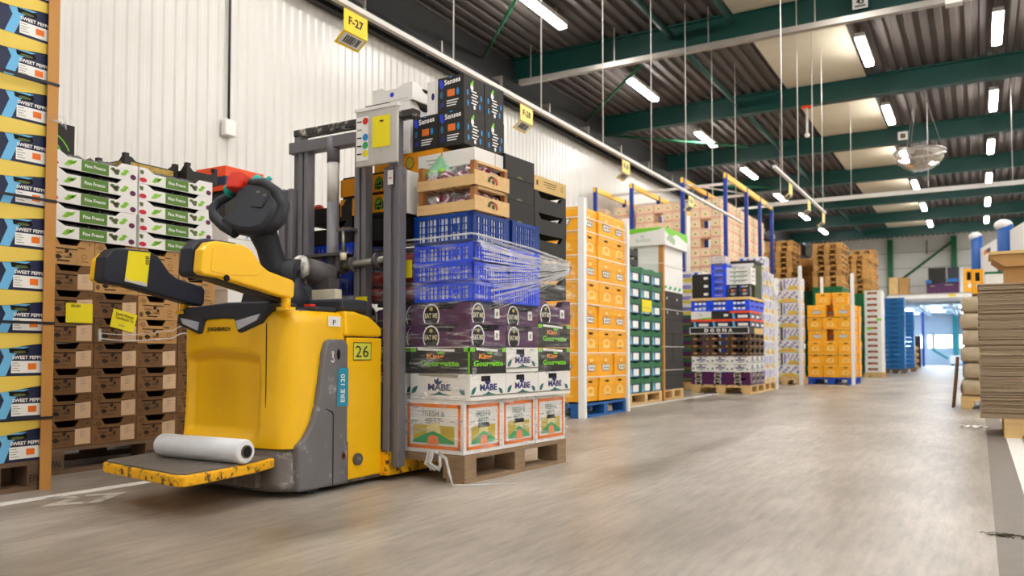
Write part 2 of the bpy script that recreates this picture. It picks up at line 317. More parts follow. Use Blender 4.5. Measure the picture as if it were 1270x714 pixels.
for y in BY:
    bm = MB()
    bm.box(XL, y, ZB, XR, y + .2, ZB + .022, mTealSteel); bm.box(XL, y, ZR - .03, XR, y + .2, ZR - .008, mTealSteel); bm.box(XL, y + .09, ZB, XR, y + .11, ZR - .01, mTealSteel)
    bm.build('roof_beam', ceil)
for i in range(len(BY) - 1):   # daylight strips filled in with flat cream panels between the beams
    y = BY[i]
    bm = MB(); bm.box(-3.12, y + .2, ZR - .035, -1.72, BY[i + 1], ZR - .004, mPanel); bm.build('roof_panel', ceil)
    bm = MB(); bm.tube([(-4.07, y + .2, ZR - .2), (-4.07, BY[i + 1], ZR - .2)], .055, mTealSteel, 6); bm.build('roof_purlin', ceil)
def rod(p, q, r, m, name, parent): bb = MB(); bb.tube([p, q], r, m, 6); return bb.build(name, parent)
zr = 5.48
for p, q in [((-5.29, 9.3, zr), (-6.9, 11.0, zr)), ((-4.8, 12.6, zr), (-7.0, 15.15, zr)), ((-7.0, 16.4, zr), (-4.6, 18.9, zr)), ((-4.6, 8.4, zr), (-6.9, 6.2, zr)), ((-4.6, 24.5, zr), (-6.9, 22.4, zr))]:
    rod(p, q, .028, mGreenRod, 'roof_brace', ceil)
rod((-3.1, 8.4, ZR - .2), (-3.1, 11.9, ZR - .2), .05, mTealSteel, 'roof_purlin', ceil)
rod((-3.1, 10.4, ZR - .12), (-1.5, 10.4, ZR - .12), .05, mTealSteel, 'roof_purlin', ceil)
for x, t in ((-1.45, '43'), (-1.5, '')):   # number plates fixed to beams
    y = BY[4] if t == '43' else BY[6]
    bm = MB(); bm.box(x, y - .012, ZB + .06, x + .2, y, ZB + .25, mWhiteP); F = Fr((x, y - .012, ZB + .06), (1, 0, 0), (0, 0, 1))
    if t: bm.dtext(F, t, .05, .055, .1, .1, mBlack, 1, .03); bm.drect(F, .03, .025, .17, .045, mBlack)
    else: bm.drect(F, .05, .04, .15, .14, mBlack); bm.drect(F, .08, .07, .13, .11, mGreyP, 2)
    bm.build('beam_number_plate', ceil)
# back wall with a wide opening, annex behind it
OX0, OX1, OZ = -3.0, 3.5, 2.95
b = MB(); b.box(XL, YB, 0, OX0, YB + .15, ZR + .12, mBackW); b.box(OX1, YB, 0, XR, YB + .15, ZR + .12, mBackW); b.box(OX0, YB, OZ, OX1, YB + .15, ZR + .12, mBackW)
bw = struct(b.build('wall_back'))
for z in (3.6, 4.4, 5.1):
    bb = MB(); bb.box(XL, YB - .008, z, XR, YB, z + .02, mGreyP); bb.build('panel_joint', bw)
for x in (-3.35, -.86):
    bb = MB(); bb.box(x - .11, YB - .22, 0 if x < -3 else OZ + .2, x + .11, YB - .01, ZR - .1, mGreenRod); bb.build('wall_column', bw)
rod((-3.2, YB - .1, 3.7), (-.95, YB - .1, 5.45), .05, mGreenRod, 'wall_brace', bw)
rod((-1.9, YB - .05, 5.0), (-1.9, YB - .05, 5.6), .03, mGreyP, 'drop_pipe', bw)
AX0, AX1, AY, AZ = -8, 6, 52.0, 3.0
mAnnex = M('annex_blue_white', 'c6d6e6', .6, var=.03)
b = MB(); b.box(AX0, YB + .15, 0, AX0 + .1, AY, AZ, mAnnex); struct(b.build('wall_annex_left'))
b = MB(); b.box(AX1, YB + .15, 0, AX1 + .1, AY, AZ, mAnnex); struct(b.build('wall_annex_right'))
ac = MB(); ac.box(AX0, YB + .15, AZ, AX1, AY, AZ + .1, mAnnex); aco = struct(ac.build('ceiling_annex'))
for k in range(6):
    bb = MB(); bb.box(AX0, 40.6 + 2 * k, AZ - .16, AX1, 40.75 + 2 * k, AZ, mAnnex); bb.build('annex_beam', aco)
for k in range(6):
    bb = MB(); bb.box(-5 + 1.3 * k, 39.8, AZ - .22, -4.86 + 1.3 * k, AY, AZ - .14, mAnnex); bb.build('annex_purlin', aco)
wz0, wz1 = .93, 1.74
wins = [(-6.6, -5.4), (-5.2, -4.0), (-3.9, -2.75), (-2.58, -2.3), (-2.22, -1.27), (-.97, -.05), (.1, 1.2), (1.4, 2.5)]
bz = MB(); bz.box(AX0, AY, 0, AX1, AY + .12, wz0, mAnnex); bz.box(AX0, AY, wz1, AX1, AY + .12, AZ, mAnnex)
xs = [AX0] + [v for w in wins for v in w] + [AX1]
for i in range(0, len(xs), 2): bz.box(xs[i], AY, wz0, xs[i + 1], AY + .12, wz1, mAnnex)
aw = struct(bz.build('wall_annex_back'))
mFrameD = M('dark_frame', '39424c', .5)
for i, (x0, x1) in enumerate(wins):
    w = MB(); w.box(x0, AY - .02, wz0, x0 + .04, AY + .1, wz1, mFrameD); w.box(x1 - .04, AY - .02, wz0, x1, AY + .1, wz1, mFrameD); w.box(x0, AY - .02, wz1 - .04, x1, AY + .1, wz1, mFrameD); w.box(x0, AY - .02, wz0, x1, AY + .1, wz0 + .04, mFrameD)
    wo = struct(w.build('window_%d' % (i + 1)))
    p = MB(); p.box(x0 + .04, AY + .03, wz0 + .04, x1 - .04, AY + .04, wz1 - .04, mPane); p.build('window_pane', wo)
mTealCol = M('teal_column', '2a9aa0', .5)
bb = MB(); bb.box(-1.25, AY - .3, 0, -1.0, AY - .05, AZ, mTealCol); bb.build('annex_column', aw)
rod((-2.3, AY - .8, .9), (-1.5, AY - .8, .35), .07, mTealCol, 'annex_brace', aw)
# ------------------------------------------------------------------ lamps, hanging rails and signs
def tube_lamp():
    h = MB(); h.box(-.07, -.68, .03, .07, .68, .10, mRail); h.box(-.012, -.45, .1, .012, -.43, .25, mGalv); h.box(-.012, .43, .1, .012, .45, .25, mGalv)
    d = MB(); d.box(-.06, -.66, -.01, .06, .66, .03, mTube)
    proto('tube_lamp', h, [('diffuser', d, 'glowing white diffuser')])
tube_lamp()
ROWS = [(-5.32, 'left'), (-1.52, 'middle'), (.326, 'right'), (4.1, None), (7.5, None)]
for x, side in ROWS:
    for k in range(-3, 7 if side else 8):  # unseen rows run one lamp further, added to brighten the back wall
        y = 10.04 + 4.01 * k
        seen = side and ((side == 'left' and k >= 0) or (side != 'left' and k >= 1))
        lb = ('%s glowing tube lamp from the front in the %s ceiling row' % (['nearest', 'second', 'third', 'fourth', 'fifth', 'sixth', 'seventh'][k - (0 if side == 'left' else 1)], side)) if seen else 'tube lamp on the ceiling outside the photographed view'
        put('tube_lamp', 'tube_lamp', (x, y, 5.53), lb, 'lamp', 'ceiling tube lamps' if seen else 'ceiling lamps outside the view')
def sign(x, y, text, label, m=None):
    m = m or mSignY
    r = empty('location_sign', (x, y, 2.985)); tag(r, label, 'sign', 'location signs on the hanging rail')
    p = MB(); p.box(-.004, -.0, -.15, .0, .24, .0, m); F = Fr((0, 0, -.15), (0, 1, 0), (0, 0, 1)); text and p.dtext(F, text, .045, .05, .15, .06, mBlack, 1, .03); p.build('front_plate', r)
    q = MB(); a = R(38); dx, dz = -math.cos(a) * .11, -math.sin(a) * .11
    F = Fr((dx, 0, -.15 + dz), (0, 1, 0), (-dx, 0, -dz))
    q.add([F.p(0, 0), F.p(.24, 0), F.p(.24, .11), F.p(0, .11), F.p(0, 0, -.004), F.p(.24, 0, -.004), F.p(.24, .11, -.004), F.p(0, .11, -.004)], [(0, 1, 2, 3), (7, 6, 5, 4), (0, 4, 5, 1), (1, 5, 6, 2), (2, 6, 7, 3), (3, 7, 4, 0)], m)
    q.drect(F, .02, .018, .22, .1, mWhiteP, 1)
    xx = .05; rd = random.Random(5)
    while xx < .185:
        ww = rd.choice([.004, .008, .012]); q.drect(F, xx, .03, xx + ww, .09, mBlack, 2); xx += ww + rd.choice([.004, .007])
    q.build('barcode_plate', r)
def hang_rail(x, y0, y1, z, wires, label):
    r = MB(); r.box(x - .02, y0, z, x + .02, y1, z + .035, mRail); o = r.build('sign_rail'); tag(o, label, 'rail')
    for y in wires:
        w = MB(); w.tube([(x, y, z + .035), (x, y, ZR)], .007, mRail, 5); w.build('hanging_wire', o)
hang_rail(-3.66, 2.4, 14.6, 3.0, [2.9, 5.37, 6.89, 8.39, 9.96, 11.4, 12.76, 14.2], 'long white rail with yellow signs hung on wires by the wall')
hang_rail(-2.2, 10.4, 14.3, 3.0, [10.9, 12.0, 13.2, 14.1], 'shorter white rail hung on wires beyond the first one')
sign(-3.655, 4.06, 'F-27', 'yellow folded sign F-27 with barcode, nearest on the long rail')
sign(-3.655, 6.47, 'F-28', 'yellow folded sign, second along the long rail', mPaleY)
sign(-3.655, 8.95, 'F-29', 'yellow folded sign, third along the long rail', mPaleY)
sign(-3.655, 11.5, 'F-30', 'yellow folded sign, farthest on the long rail', mPaleY)
sign(-2.195, 11.3, '', 'small yellow sign, nearest on the shorter rail', mPaleY)
sign(-2.195, 12.7, '', 'small yellow sign, middle of the shorter rail', mPaleY)
sign(-2.195, 14.0, '', 'small yellow sign, farthest on the shorter rail', mPaleY)
b = MB(); y = BY[4] - .12 
t = MB(); yy = 11.62; t.box(-6.6, yy, 5.16, 5, yy + .1, 5.17, mGalv); t.box(-6.6, yy, 5.17, 5, yy + .006, 5.24, mGalv); t.box(-6.6, yy + .094, 5.17, 5, yy + .1, 5.24, mGalv)
o = t.build('cable_tray'); tag(o, 'bright metal cable tray running under the nearest green beam', 'cable tray')
for k in range(8):
    h = MB(); h.box(-6.4 + 1.5 * k, yy + .04, 5.24, -6.385 + 1.5 * k, yy + .055, ZR, mGalv); h.build('tray_hanger', o)
t = MB(); t.box(-.3, yy - .02, 5.13, -.1, yy + .12, 5.25, mRail); t.build('tray_joint', o)
t = MB(); t.box(-3.9, 17.6, 3.8, 4, 17.66, 3.88, mRail); o = t.build('ceiling_pipe'); tag(o, 'long pale pipe hung across the aisle beyond the sign rails', 'pipe')
for k in range(6):
    h = MB(); h.tube([(-3.6 + 1.4 * k, 17.63, 3.88), (-3.6 + 1.4 * k, 17.63, ZR)], .006, mRail, 5); h.build('hanging_wire', o)
for i, (x, y) in enumerate(((-1.75, 41.7), (-.45, 41.7), (-1.75, 45.7), (-.45, 47.7), (-3.05, 47.7), (-3.05, 43.7), (.85, 43.7), (.85, 47.7), (-4.35, 45.7), (-4.35, 49.7))):
    b = MB(); b.box(-.3, -.3, 0, .3, .3, .05, mTubeA); b.box(-.02, -.02, .05, .02, .02, .254, mGalv); o = b.build('annex_lamp', None, (x, y, 2.745)); tag(o, 'square bright lamp under the annex ceiling beyond the far opening', 'lamp', 'annex ceiling lamps')
# half dome mirror under the beams
dm = MB(); n, kk, rr = 28, 9, .44; vs_ = []; fs_ = []
for j in range(kk + 1):
    th = math.pi / 2 * j / kk
    for i in range(n):
        ph = 2 * math.pi * i / n; vs_.append((rr * math.cos(th) * math.cos(ph), rr * math.cos(th) * math.sin(ph), -rr * .85 * math.sin(th)))
for j in range(kk):
    for i in range(n): fs_.append((j * n + i, j * n + (i + 1) % n, (j + 1) * n + (i + 1) % n, (j + 1) * n + i))
dm.add(vs_, fs_, mDome, True)
r = empty('dome_mirror', (-.92, 17.2, 4.52)); tag(r, 'clear half dome mirror hanging above the aisle', 'mirror'); dm.build('dome', r)
m2 = MB(); pts = [(rr * math.cos(2 * math.pi * i / 28), rr * math.sin(2 * math.pi * i / 28), 0) for i in range(29)]; m2.tube(pts, .022, mGalv, 6); m2.build('rim', r)
m3 = MB(); [m3.tube([(.4 * c, .4 * s, 0), (.05 * c, .05 * s, ZR - 4.52)], .004, mGalv, 5) for c, s in ((1, 0), (-.5, .87), (-.5, -.87))]; m3.build('chain', r)
# hanging rod below a beam
r = empty('pendant_rod', (-2.78, 16.1, 0)); tag(r, 'white rod with orange plate hanging from the second beam', 'pendant')
m = MB(); m.box(-.09, -.05, 5.36, .09, .05, 5.4, mOrangeBand); m.build('bracket', r)
m = MB(); m.tube([(0, 0, 4.86), (0, 0, 5.36)], .022, mRail, 8); m.ball((0, 0, 4.84), .05, mRail); m.build('rod', r)
# cable down the wall to a socket box
c = MB(); c.tube([(XL + .05, 6.0, ZR - .1), (XL + .05, 6.0, 3.2)], .014, mDarkTrim, 6); o = c.build('wall_cable'); tag(o, 'dark vertical cable running down the white wall to a box', 'cable')
c = MB(); c.box(XL + .03, 5.91, 3.02, XL + .11, 6.06, 3.2, mWhite); o = c.build('junction_box', bevel=.015); tag(o, 'small white junction box on the corrugated wall below the cable', 'box')
# ------------------------------------------------------------------ pallets
def pallet_parts(w, d, m, stamp=None):
    """wooden pallet w along x, d along y, boards along y, 0.144 high"""
    P = []
    for i in range(5):
        b = MB(); bw = w / 5.8; x = -w / 2 + bw / 2 + i * (w - bw) / 4; b.box(x - bw / 2, -d / 2, .122, x + bw / 2, d / 2, .144, m); P.append(('deck_board', b, None))
    for j in range(3):
        b = MB(); y = -d / 2 + .05 + j * (d - .1) / 2; b.box(-w / 2, y - .05, .1, w / 2, y + .05, .122, m); P.append(('stringer_board', b, None))
        for i in range(3):
            b = MB(); x = -w / 2 + .07 + i * (w - .14) / 2; b.box(x - .07, y - .05, .022, x + .07, y + .05, .1, m)
            if stamp and i == 2:
                F = Fr((x + .07, y - .05, .022), (0, 1, 0), (0, 0, 1)); b.dtext(F, stamp, .01, .02, .08, .035, mInk, 1)
            P.append(('block', b, None))
    for i in range(3):
        b = MB(); x = -w / 2 + .06 + i * (w - .12) / 2; b.box(x - .06, -d / 2, 0, x + .06, d / 2, .022, m); P.append(('base_board', b, None))
    return P
_pp = {}
def pallet(x, y, z, w, d, m, label, rot=0, stamp=None):
    k = (round(w, 3), round(d, 3), m.name, stamp)
    if k not in _pp: _pp[k] = [(n, b.mesh(n)) for n, b, l in pallet_parts(w, d, m, stamp)]
    r = empty('pallet', (x, y, z), rot); tag(r, label, 'pallet', 'pallets under the stacks')
    for n, me in _pp[k]: link(n, me, r)
    return r
# ------------------------------------------------------------------ box kinds (x = width of the -y face, y = depth)
def tray_walls(b, w, d, h, m, mi_, notch=.5, dip=.3, t=.012, sides=True):
    """open tray: four walls, each with a dip in the top edge"""
    a = w * notch / 2; q = h * (1 - dip); s = .03
    poly = [(-w / 2, 0), (w / 2, 0), (w / 2, h), (a + s, h), (a, q), (-a, q), (-a - s, h), (-w / 2, h)]
    b.prism(poly, 'y', -d / 2, -d / 2 + t, m); b.prism(poly, 'y', d / 2 - t, d / 2, m)
    a = d * notch / 2
    poly = [(-d / 2 + t, 0), (d / 2 - t, 0), (d / 2 - t, h), (a + s, h), (a, q), (-a, q), (-a - s, h), (-d / 2 + t, h)]
    b.prism(poly, 'x', -w / 2, -w / 2 + t, m); b.prism(poly, 'x', w / 2 - t, w / 2, m)
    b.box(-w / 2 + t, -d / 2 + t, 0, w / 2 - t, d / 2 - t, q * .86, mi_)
def turned(build, w, d, h):
    """a box whose printed face is +x: build as seen from that side"""
# sweet pepper box: printed face +x
def pepper_box(key, w, d, h):
    b = MB(); b.cbox(w, d, h - .006, mNavy); F = SIDE(w, d, h)
    e = d - .042
    b.dpoly(F, [(e - .20, 0), (e - .155, 0), (e - .135, .05), (e - .12, .095), (e - .075, .128), (e - .05, .138), (e - .19, .138), (e - .165, .09)], mSky, 1)
    b.dpoly(F, [(e - .145, .13), (e - .14, .108), (e - .065, .102), (e - .05, .112), (e - .055, .128)], mHole, 2)
    b.dell(F, e - .095, .112, .032, .007, mOlive, 3, 8)
    b.dtext(F, 'SWEET PEPPERS', e - .128, .078, .165, .017, mWhiteP, 2, .03)
    b.drect(F, e - .132, .012, e + .02, .07, mWhiteP, 2)
    for i in range(4): b.drect(F, e - .127, .058 - i * .012, e - .10 + .01 * (i % 2), .061 - i * .012, mGreyP, 3)
    b.drect(F, e - .055, .028, e - .015, .058, mOrange, 3)
    band = MB(); v = []; n = 12
    for i in range(n + 1):
        y = -d / 2 + d * i / n; bulge = .004; zz = -.014 * math.cos(2 * math.pi * i / n) * (i > n * .4)
        v += [(w / 2 + bulge, y, h - .064 - zz), (w / 2 + bulge, y, h - .002), (w / 2 + .001, y, h - .002), (w / 2 + .001, y, h - .064 - zz)]
    f = [(4 * i + a, 4 * i + 4 + a, 4 * i + 4 + (a + 1) % 4, 4 * i + (a + 1) % 4) for i in range(n) for a in range(4)] + [(0, 1, 2, 3), (4 * n + 3, 4 * n + 2, 4 * n + 1, 4 * n)]
    band.add(v, f, mYellowC)
    proto(key, b, [('folded_flap', band, 'plain yellow flap along the top edge')])
pepper_box('pepper', .6, .52, .204)
XP = -3.96
for i in range(13):
    put('pepper', 'pepper_box', (XP - .3, 2.03, .146 + .204 * i), 'navy sweet pepper box with yellow flap, %s in the stack at the left edge' % row(i, 13), 'box', 'sweet pepper boxes', j=.002)
pallet(XP - .31, 2.03, 0, .62, .54, mWoodD, 'dark worn pallet under the navy sweet pepper boxes', 0, 'EPAL')
p = MB(); p.box(XP + .022, 2.245, 0, XP + .028, 2.30, 2.85, mPostK); p.box(XP - .03, 2.294, 0, XP + .022, 2.30, 2.85, mPostK)
o = p.build('corner_post'); tag(o, 'tall brown cardboard corner profile at the edge of the navy boxes', 'corner post')
for z, nm in ((.34, 'lowest'), (.80, 'second lowest'), (1.40, 'third'), (1.98, 'topmost')):
    s = MB(); s.box(XP + .0285, 1.76, z, XP + .0315, 2.302, z + .014, mStrapD); o = s.build('strap'); tag(o, 'dark strap around the navy boxes, %s of four' % nm, 'strap', 'dark straps round the navy boxes')
s = MB(); s.tube([(XP + .03, 2.25, 1.81), (XP + .05, 2.30, 1.80), (XP + .045, 2.33, 1.77), (XP + .05, 2.32, 1.83), (XP + .04, 2.26, 1.83)], .006, mFilm, 5)
o = s.build('strap_buckle'); tag(o, 'clear plastic buckle hanging at the brown corner post', 'buckle')
# kraft vegetable crates: printed face +x
def green_crate(key, label, light=False, w=.39, d=.274, h=.141):
    m = mKraftL if light else mKraft
    b = MB(); t = .012
    a0, a1 = -d / 2 + .075, d / 2 - .1; s = .02
    poly = [(-d / 2, 0), (d / 2, 0), (d / 2, h), (a1 + s, h), (a1, h - .034), (a0, h - .034), (a0 - s, h), (-d / 2, h)]
    b.prism(poly, 'x', w / 2 - t, w / 2, m); b.box(-w / 2, -d / 2, 0, -w / 2 + t, d / 2, h, m)
    b.box(-w / 2 + t, -d / 2, 0, w / 2 - t, -d / 2 + t, h, m); b.box(-w / 2 + t, d / 2 - t, 0, w / 2 - t, d / 2, h, m)
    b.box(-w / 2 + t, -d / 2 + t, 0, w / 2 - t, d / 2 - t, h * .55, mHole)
    F = SIDE(w, d, h)
    b.drect(F, .03, h - .058, d - .1, h - .052, mHole, 1)
    b.dring(F, .035, h - .028, .014, .014, .003, mInk, 1); b.drect(F, .026, h - .0295, .044, h - .0265, mInk, 1)
    b.drect(F, d - .1, h - .046, d - .055, h - .041, mInk, 1)
    b.dell(F, .245, h - .02, .004, .005, mHole, 1, 6); b.dell(F, .012, h - .03, .003, .005, mHole, 1, 6)
    b.dtext(F, 'Green', .04, .057, .05, .016, mInk, 1); b.dtext(F, 'Label', .098, .036, .045, .016, mInk, 1)
    b.dleaf(F, .045, .042, .045, .026, -.1, mInk, 1); b.dleaf(F, .1, .066, .03, .022, .5, mInk, 1); b.dleaf(F, .125, .06, .02, .02, -.3, mInk, 1)
    b.dell(F, .02, .03, .014, .016, mKraftD, 1, 7); b.drect(F, .06, .016, .13, .024, mInk if light else mKraftD, 1)
    parts = []
    if label:
        l = MB(); G = Fr((w / 2 + .0012, -d / 2, 0), (0, 1, 0), (0, 0, 1))
        l.add([G.p(.172, .008), G.p(.262, .01), G.p(.262, .1), G.p(.172, .094)], [(0, 1, 2, 3)], mPeach)
        for i, ww in enumerate((.03, .024, .034, .02)): l.drect(G, .2, .078 - i * .01, .2 + ww, .0805 - i * .01, mGreyP, 1)
        parts = [('label_sticker', l, 'pale printed paper label')]
    else: b.dring(F, .215, .05, .016, .013, .003, mKraftD, 1); b.drect(F, .2, .02, .24, .024, mKraftD, 1)
    proto(key, b, parts)
green_crate('gcrate', True); green_crate('gcrate_plain', False, True)
XG = -4.345; ZG = .146
YG = [2.63 + .277 * i for i in range(4)]
for c, y in enumerate(YG):
    for i in range(8):
        plain = (i == 7) or (c == 1 and i == 6) or (c == 2 and i in (4, 5, 6)) or c > 2 and i > 4
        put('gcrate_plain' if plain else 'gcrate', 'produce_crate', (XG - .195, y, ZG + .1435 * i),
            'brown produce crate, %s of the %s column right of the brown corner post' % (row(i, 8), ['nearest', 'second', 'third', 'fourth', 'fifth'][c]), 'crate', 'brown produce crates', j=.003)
pallet(XG - .6, 3.16, 0, 1.2, 1.3, mWoodD, 'old dark pallet under the brown produce crates', 0, 'EPAL')
for y, z, rot, txt, lb in ((2.60, .83, 0, None, 'blank yellow paper with a barcode stuck on the nearest crate column'), (2.86, .815, .22, 'Kanta-Hämeen\nTuoretuote Oy', 'yellow paper with handwritten supplier name on the second crate column')):
    s = MB(); F = Fr((0, 0, 0), (0, 1, 0), (0, 0, 1)); s.box(-.002, 0, 0, 0, .155, .108, mLabelY)
    if txt: s.dtext(F, txt, .02, .05, .12, .045, mInk, 1, .006); s.drect(F, .05, .02, .09, .024, mGreyP, 1)
    else:
        for i in range(9): s.drect(F, .03 + i * .006, .085, .033 + i * .006, .1, mInk, 1)
    o = s.build('paper_sign', None, (XG + .008, y, z)); o.rotation_euler = (-rot, 0, 0); tag(o, lb, 'paper')
s = MB(); pts = [(XG + .02, 2.79 + .06 * i, .745 - .012 * math.sin(i * .5) + .003 * i * (i > 8)) for i in range(14)]
s.tube(pts, .004, mStrand, 5); s.tube([(p[0], p[1], p[2] + .03 + .002 * i) for i, p in enumerate(pts)], .003, mStrand, 5); s.box(XG + .012, 2.785, .73, XG + .024, 2.80, .80, mStrand)
o = s.build('film_strand'); tag(o, 'clear film strand stretched across the second crate column', 'film')
# white vegetable boxes
def fresco(key, w=.39, d=.53, h=.096):
    b = MB(); t = .01; F = SIDE(w, d, h)
    a0, a1 = -d / 2 + .10, d / 2 - .13
    poly = [(-d / 2, 0), (d / 2, 0), (d / 2, h), (a1 + .03, h), (a1, h * .70), (a0, h * .70), (a0 - .05, h), (-d / 2, h)]
    b.prism(poly, 'x', w / 2 - t, w / 2, mWhite); b.box(-w / 2, -d / 2, 0, -w / 2 + t, d / 2, h, mWhite)
    b.box(-w / 2 + t, -d / 2, 0, w / 2 - t, -d / 2 + t, h, mWhite); b.box(-w / 2 + t, d / 2 - t, 0, w / 2 - t, d / 2, h, mWhite)
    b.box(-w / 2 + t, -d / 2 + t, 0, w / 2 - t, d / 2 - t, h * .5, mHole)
    b.drect(F, .18, .003, .345, h * .69, mGreenP, 1); b.dtext(F, 'Fine Fresco', .2, .026, .125, .02, mWhiteP, 2, .02)
    for x, y, l, wd, an in ((.08, .02, .06, .02, .3), (.095, .04, .05, .018, .1), (.12, .03, .045, .016, .6)): b.dleaf(F, x, y, l, wd, an, mLime, 1)
    b.dell(F, .025, .022, .025, .014, mRed, 1); b.dleaf(F, -.0 + .004, .06, .03, .03, .6, mOlive, 1)
    for x, y in ((.37, .05), (.385, .04), (.4, .045), (.395, .03)): b.dell(F, x, y, .015, .01, mOlive, 1, 9)
    b.dell(F, .455, .05, .018, .013, mLime, 1, 10); b.dell(F, .465, .042, .006, .006, mWhiteP, 2, 8); b.dell(F, .5, .025, .02, .016, mPlum, 1, 10)
    b.dleaf(F, .415, .03, .05, .02, .2, mLime, 1)
    pl = MB(); rd = random.Random(3); n = 14
    v = []
    for i in range(n + 1):
        y = a0 + (a1 - a0) * i / n
        v += [(w / 2 - .004, y, h * .70), (w / 2 - .03, y, h * .88 + rd.uniform(-.006, .012)), (w / 2 - .14, y, h * .86)]
    pl.add(v, [(3 * i + a, 3 * i + 3 + a, 3 * i + 4 + a, 3 * i + 1 + a) for i in range(n) for a in range(2)], M('crumpled_black_film', '4a4a46', .25, var=.8, scale=60, bump=1, bscale=60), True)
    proto(key, b, [('crumpled_liner', pl, 'crumpled dark plastic liner')])
fresco('fresco')
ZF = ZG + .1435 * 8
for c, y in enumerate((2.755, 3.30)):
    for i in range(5):
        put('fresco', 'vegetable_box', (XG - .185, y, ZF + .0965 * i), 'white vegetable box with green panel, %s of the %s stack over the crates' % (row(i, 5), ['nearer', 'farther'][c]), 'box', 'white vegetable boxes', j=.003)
ZT = ZF + .4825
def low_tray(key, w, d, h, m, pr, inner):
    b = MB(); tray_walls(b, w, d, h, m, inner, .6, .3); F = SIDE(w, d, h)
    for x in (-1, 1):
        for y in (-1, 1): b.box(x * w / 2 - (.03 if x > 0 else 0), y * d / 2 - (.03 if y > 0 else 0), h, x * w / 2 + (.03 if x < 0 else 0), y * d / 2 + (.03 if y < 0 else 0), h + .02, m)
    b.drect(F, .04, .015, d - .04, h * .62, pr, 1); G = FRONT(w, d, h); b.drect(G, .03, .015, w - .03, h * .62, pr, 1)
    proto(key, b)
mPatch = M('fruit_print', 'b99a4c', .6, var=.5, scale=45)
low_tray('fruit_tray', .3, .38, .085, mBlackCard, mPatch, mOlive)
put('fruit_tray', 'fruit_tray', (XG - .28, 3.22, ZT + .002), 'black tray with golden fruit print on the white boxes', 'tray')
b = MB(); b.cbox(.3, .25, .2, mBlackCard); F = SIDE(.3, .25, .2)
for i in range(4): b.dring(F, .02, .0, .06 + .05 * i, .06 + .035 * i, .007, mLimeB, 1, 12, .3, 1.5)
o = b.build('lime_print_box', None, (XG - .33, 2.62, ZT)); tag(o, 'black box with lime green arcs behind the brown corner post', 'box')
low_tray('black_tray', .32, .24, .095, mBlackCard, mBlackCard, mOrangeBand)
put('black_tray', 'produce_tray', (XG - .22, 3.54, ZT + .002), 'black tray on the farther white boxes beside the orange box', 'tray')
b = MB(); b.cbox(.3, .34, .1, mNavy); b.box(-.15, -.17, .1, .15, .17, .17, mOrangeBand); b.box(-.152, -.172, 0, .152, .172, .035, mOrangeBand); F = SIDE(.304, .344, .17)
b.drect(F, .13, .045, .3, .09, mWhiteP, 1); b.dpoly(F, [(.06, .04), (.09, .04), (.11, .1), (.05, .1)], mSky, 1)
o = b.build('orange_box', None, (XG - .25, 3.93, ZT + .0)); tag(o, 'orange and navy box beside the black trays on the far white boxes', 'box')
b = MB(); b.cbox(.32, .36, .2, mBlackCard); o = b.build('black_carton', None, (XG - .27, 3.95, 1.572)); tag(o, 'black carton under the orange and navy box behind the tiller', 'carton')
# white cartons behind the tiller
b = MB(); b.cbox(.45, .4, .235, mWhite); F = SIDE(.45, .4, .235); b.dring(F, .2, .12, .05, .035, .01, mCyan, 1, 12, .2, 3); b.drect(F, 0, .115, .4, .119, mGreyP, 1); G = FRONT(.45, .4, .235); b.drect(G, .05, .1, .4, .104, mGreyP, 1)
proto('white_carton', b)
for c, y in enumerate((3.96, 4.365)):
    for i in range(6): put('white_carton', 'white_carton', (XG - .29, y, .146 + .237 * i), 'plain white carton, %s of the %s pile behind the tiller' % (row(i, 6), ['nearer', 'farther'][c]), 'carton', 'white cartons behind the tiller', j=.004)
pallet(XG - .5, 4.2, 0, .9, .9, mWoodD, 'pallet under the white cartons behind the truck')
# ------------------------------------------------------------------ the yellow pallet truck
TX, TY = -3.08, 2.65
tr = empty('pallet_truck', (TX, TY, 0)); tag(tr, 'yellow and grey ride-on pallet truck with fold-out platform and tall grey mast', 'pallet truck')
def tp(b, name, label=None, bevel=0, parent=None):
    o = b.build(name, parent or tr, (0, 0, 0), 0, bevel)
    o.location = (0, 0, 0)
    if label: o['label'] = label
    return o
class TB(MB):
    """builder taking world coordinates, stored relative to the truck"""
    def mesh(s, name):
        s.v = [(x - TX, y - TY, z) for x, y, z in s.v]; return MB.mesh(s, name)
def sm(a, b, t): t = max(0, min(1, (t - a) / (b - a))); return t * t * (3 - 2 * t)
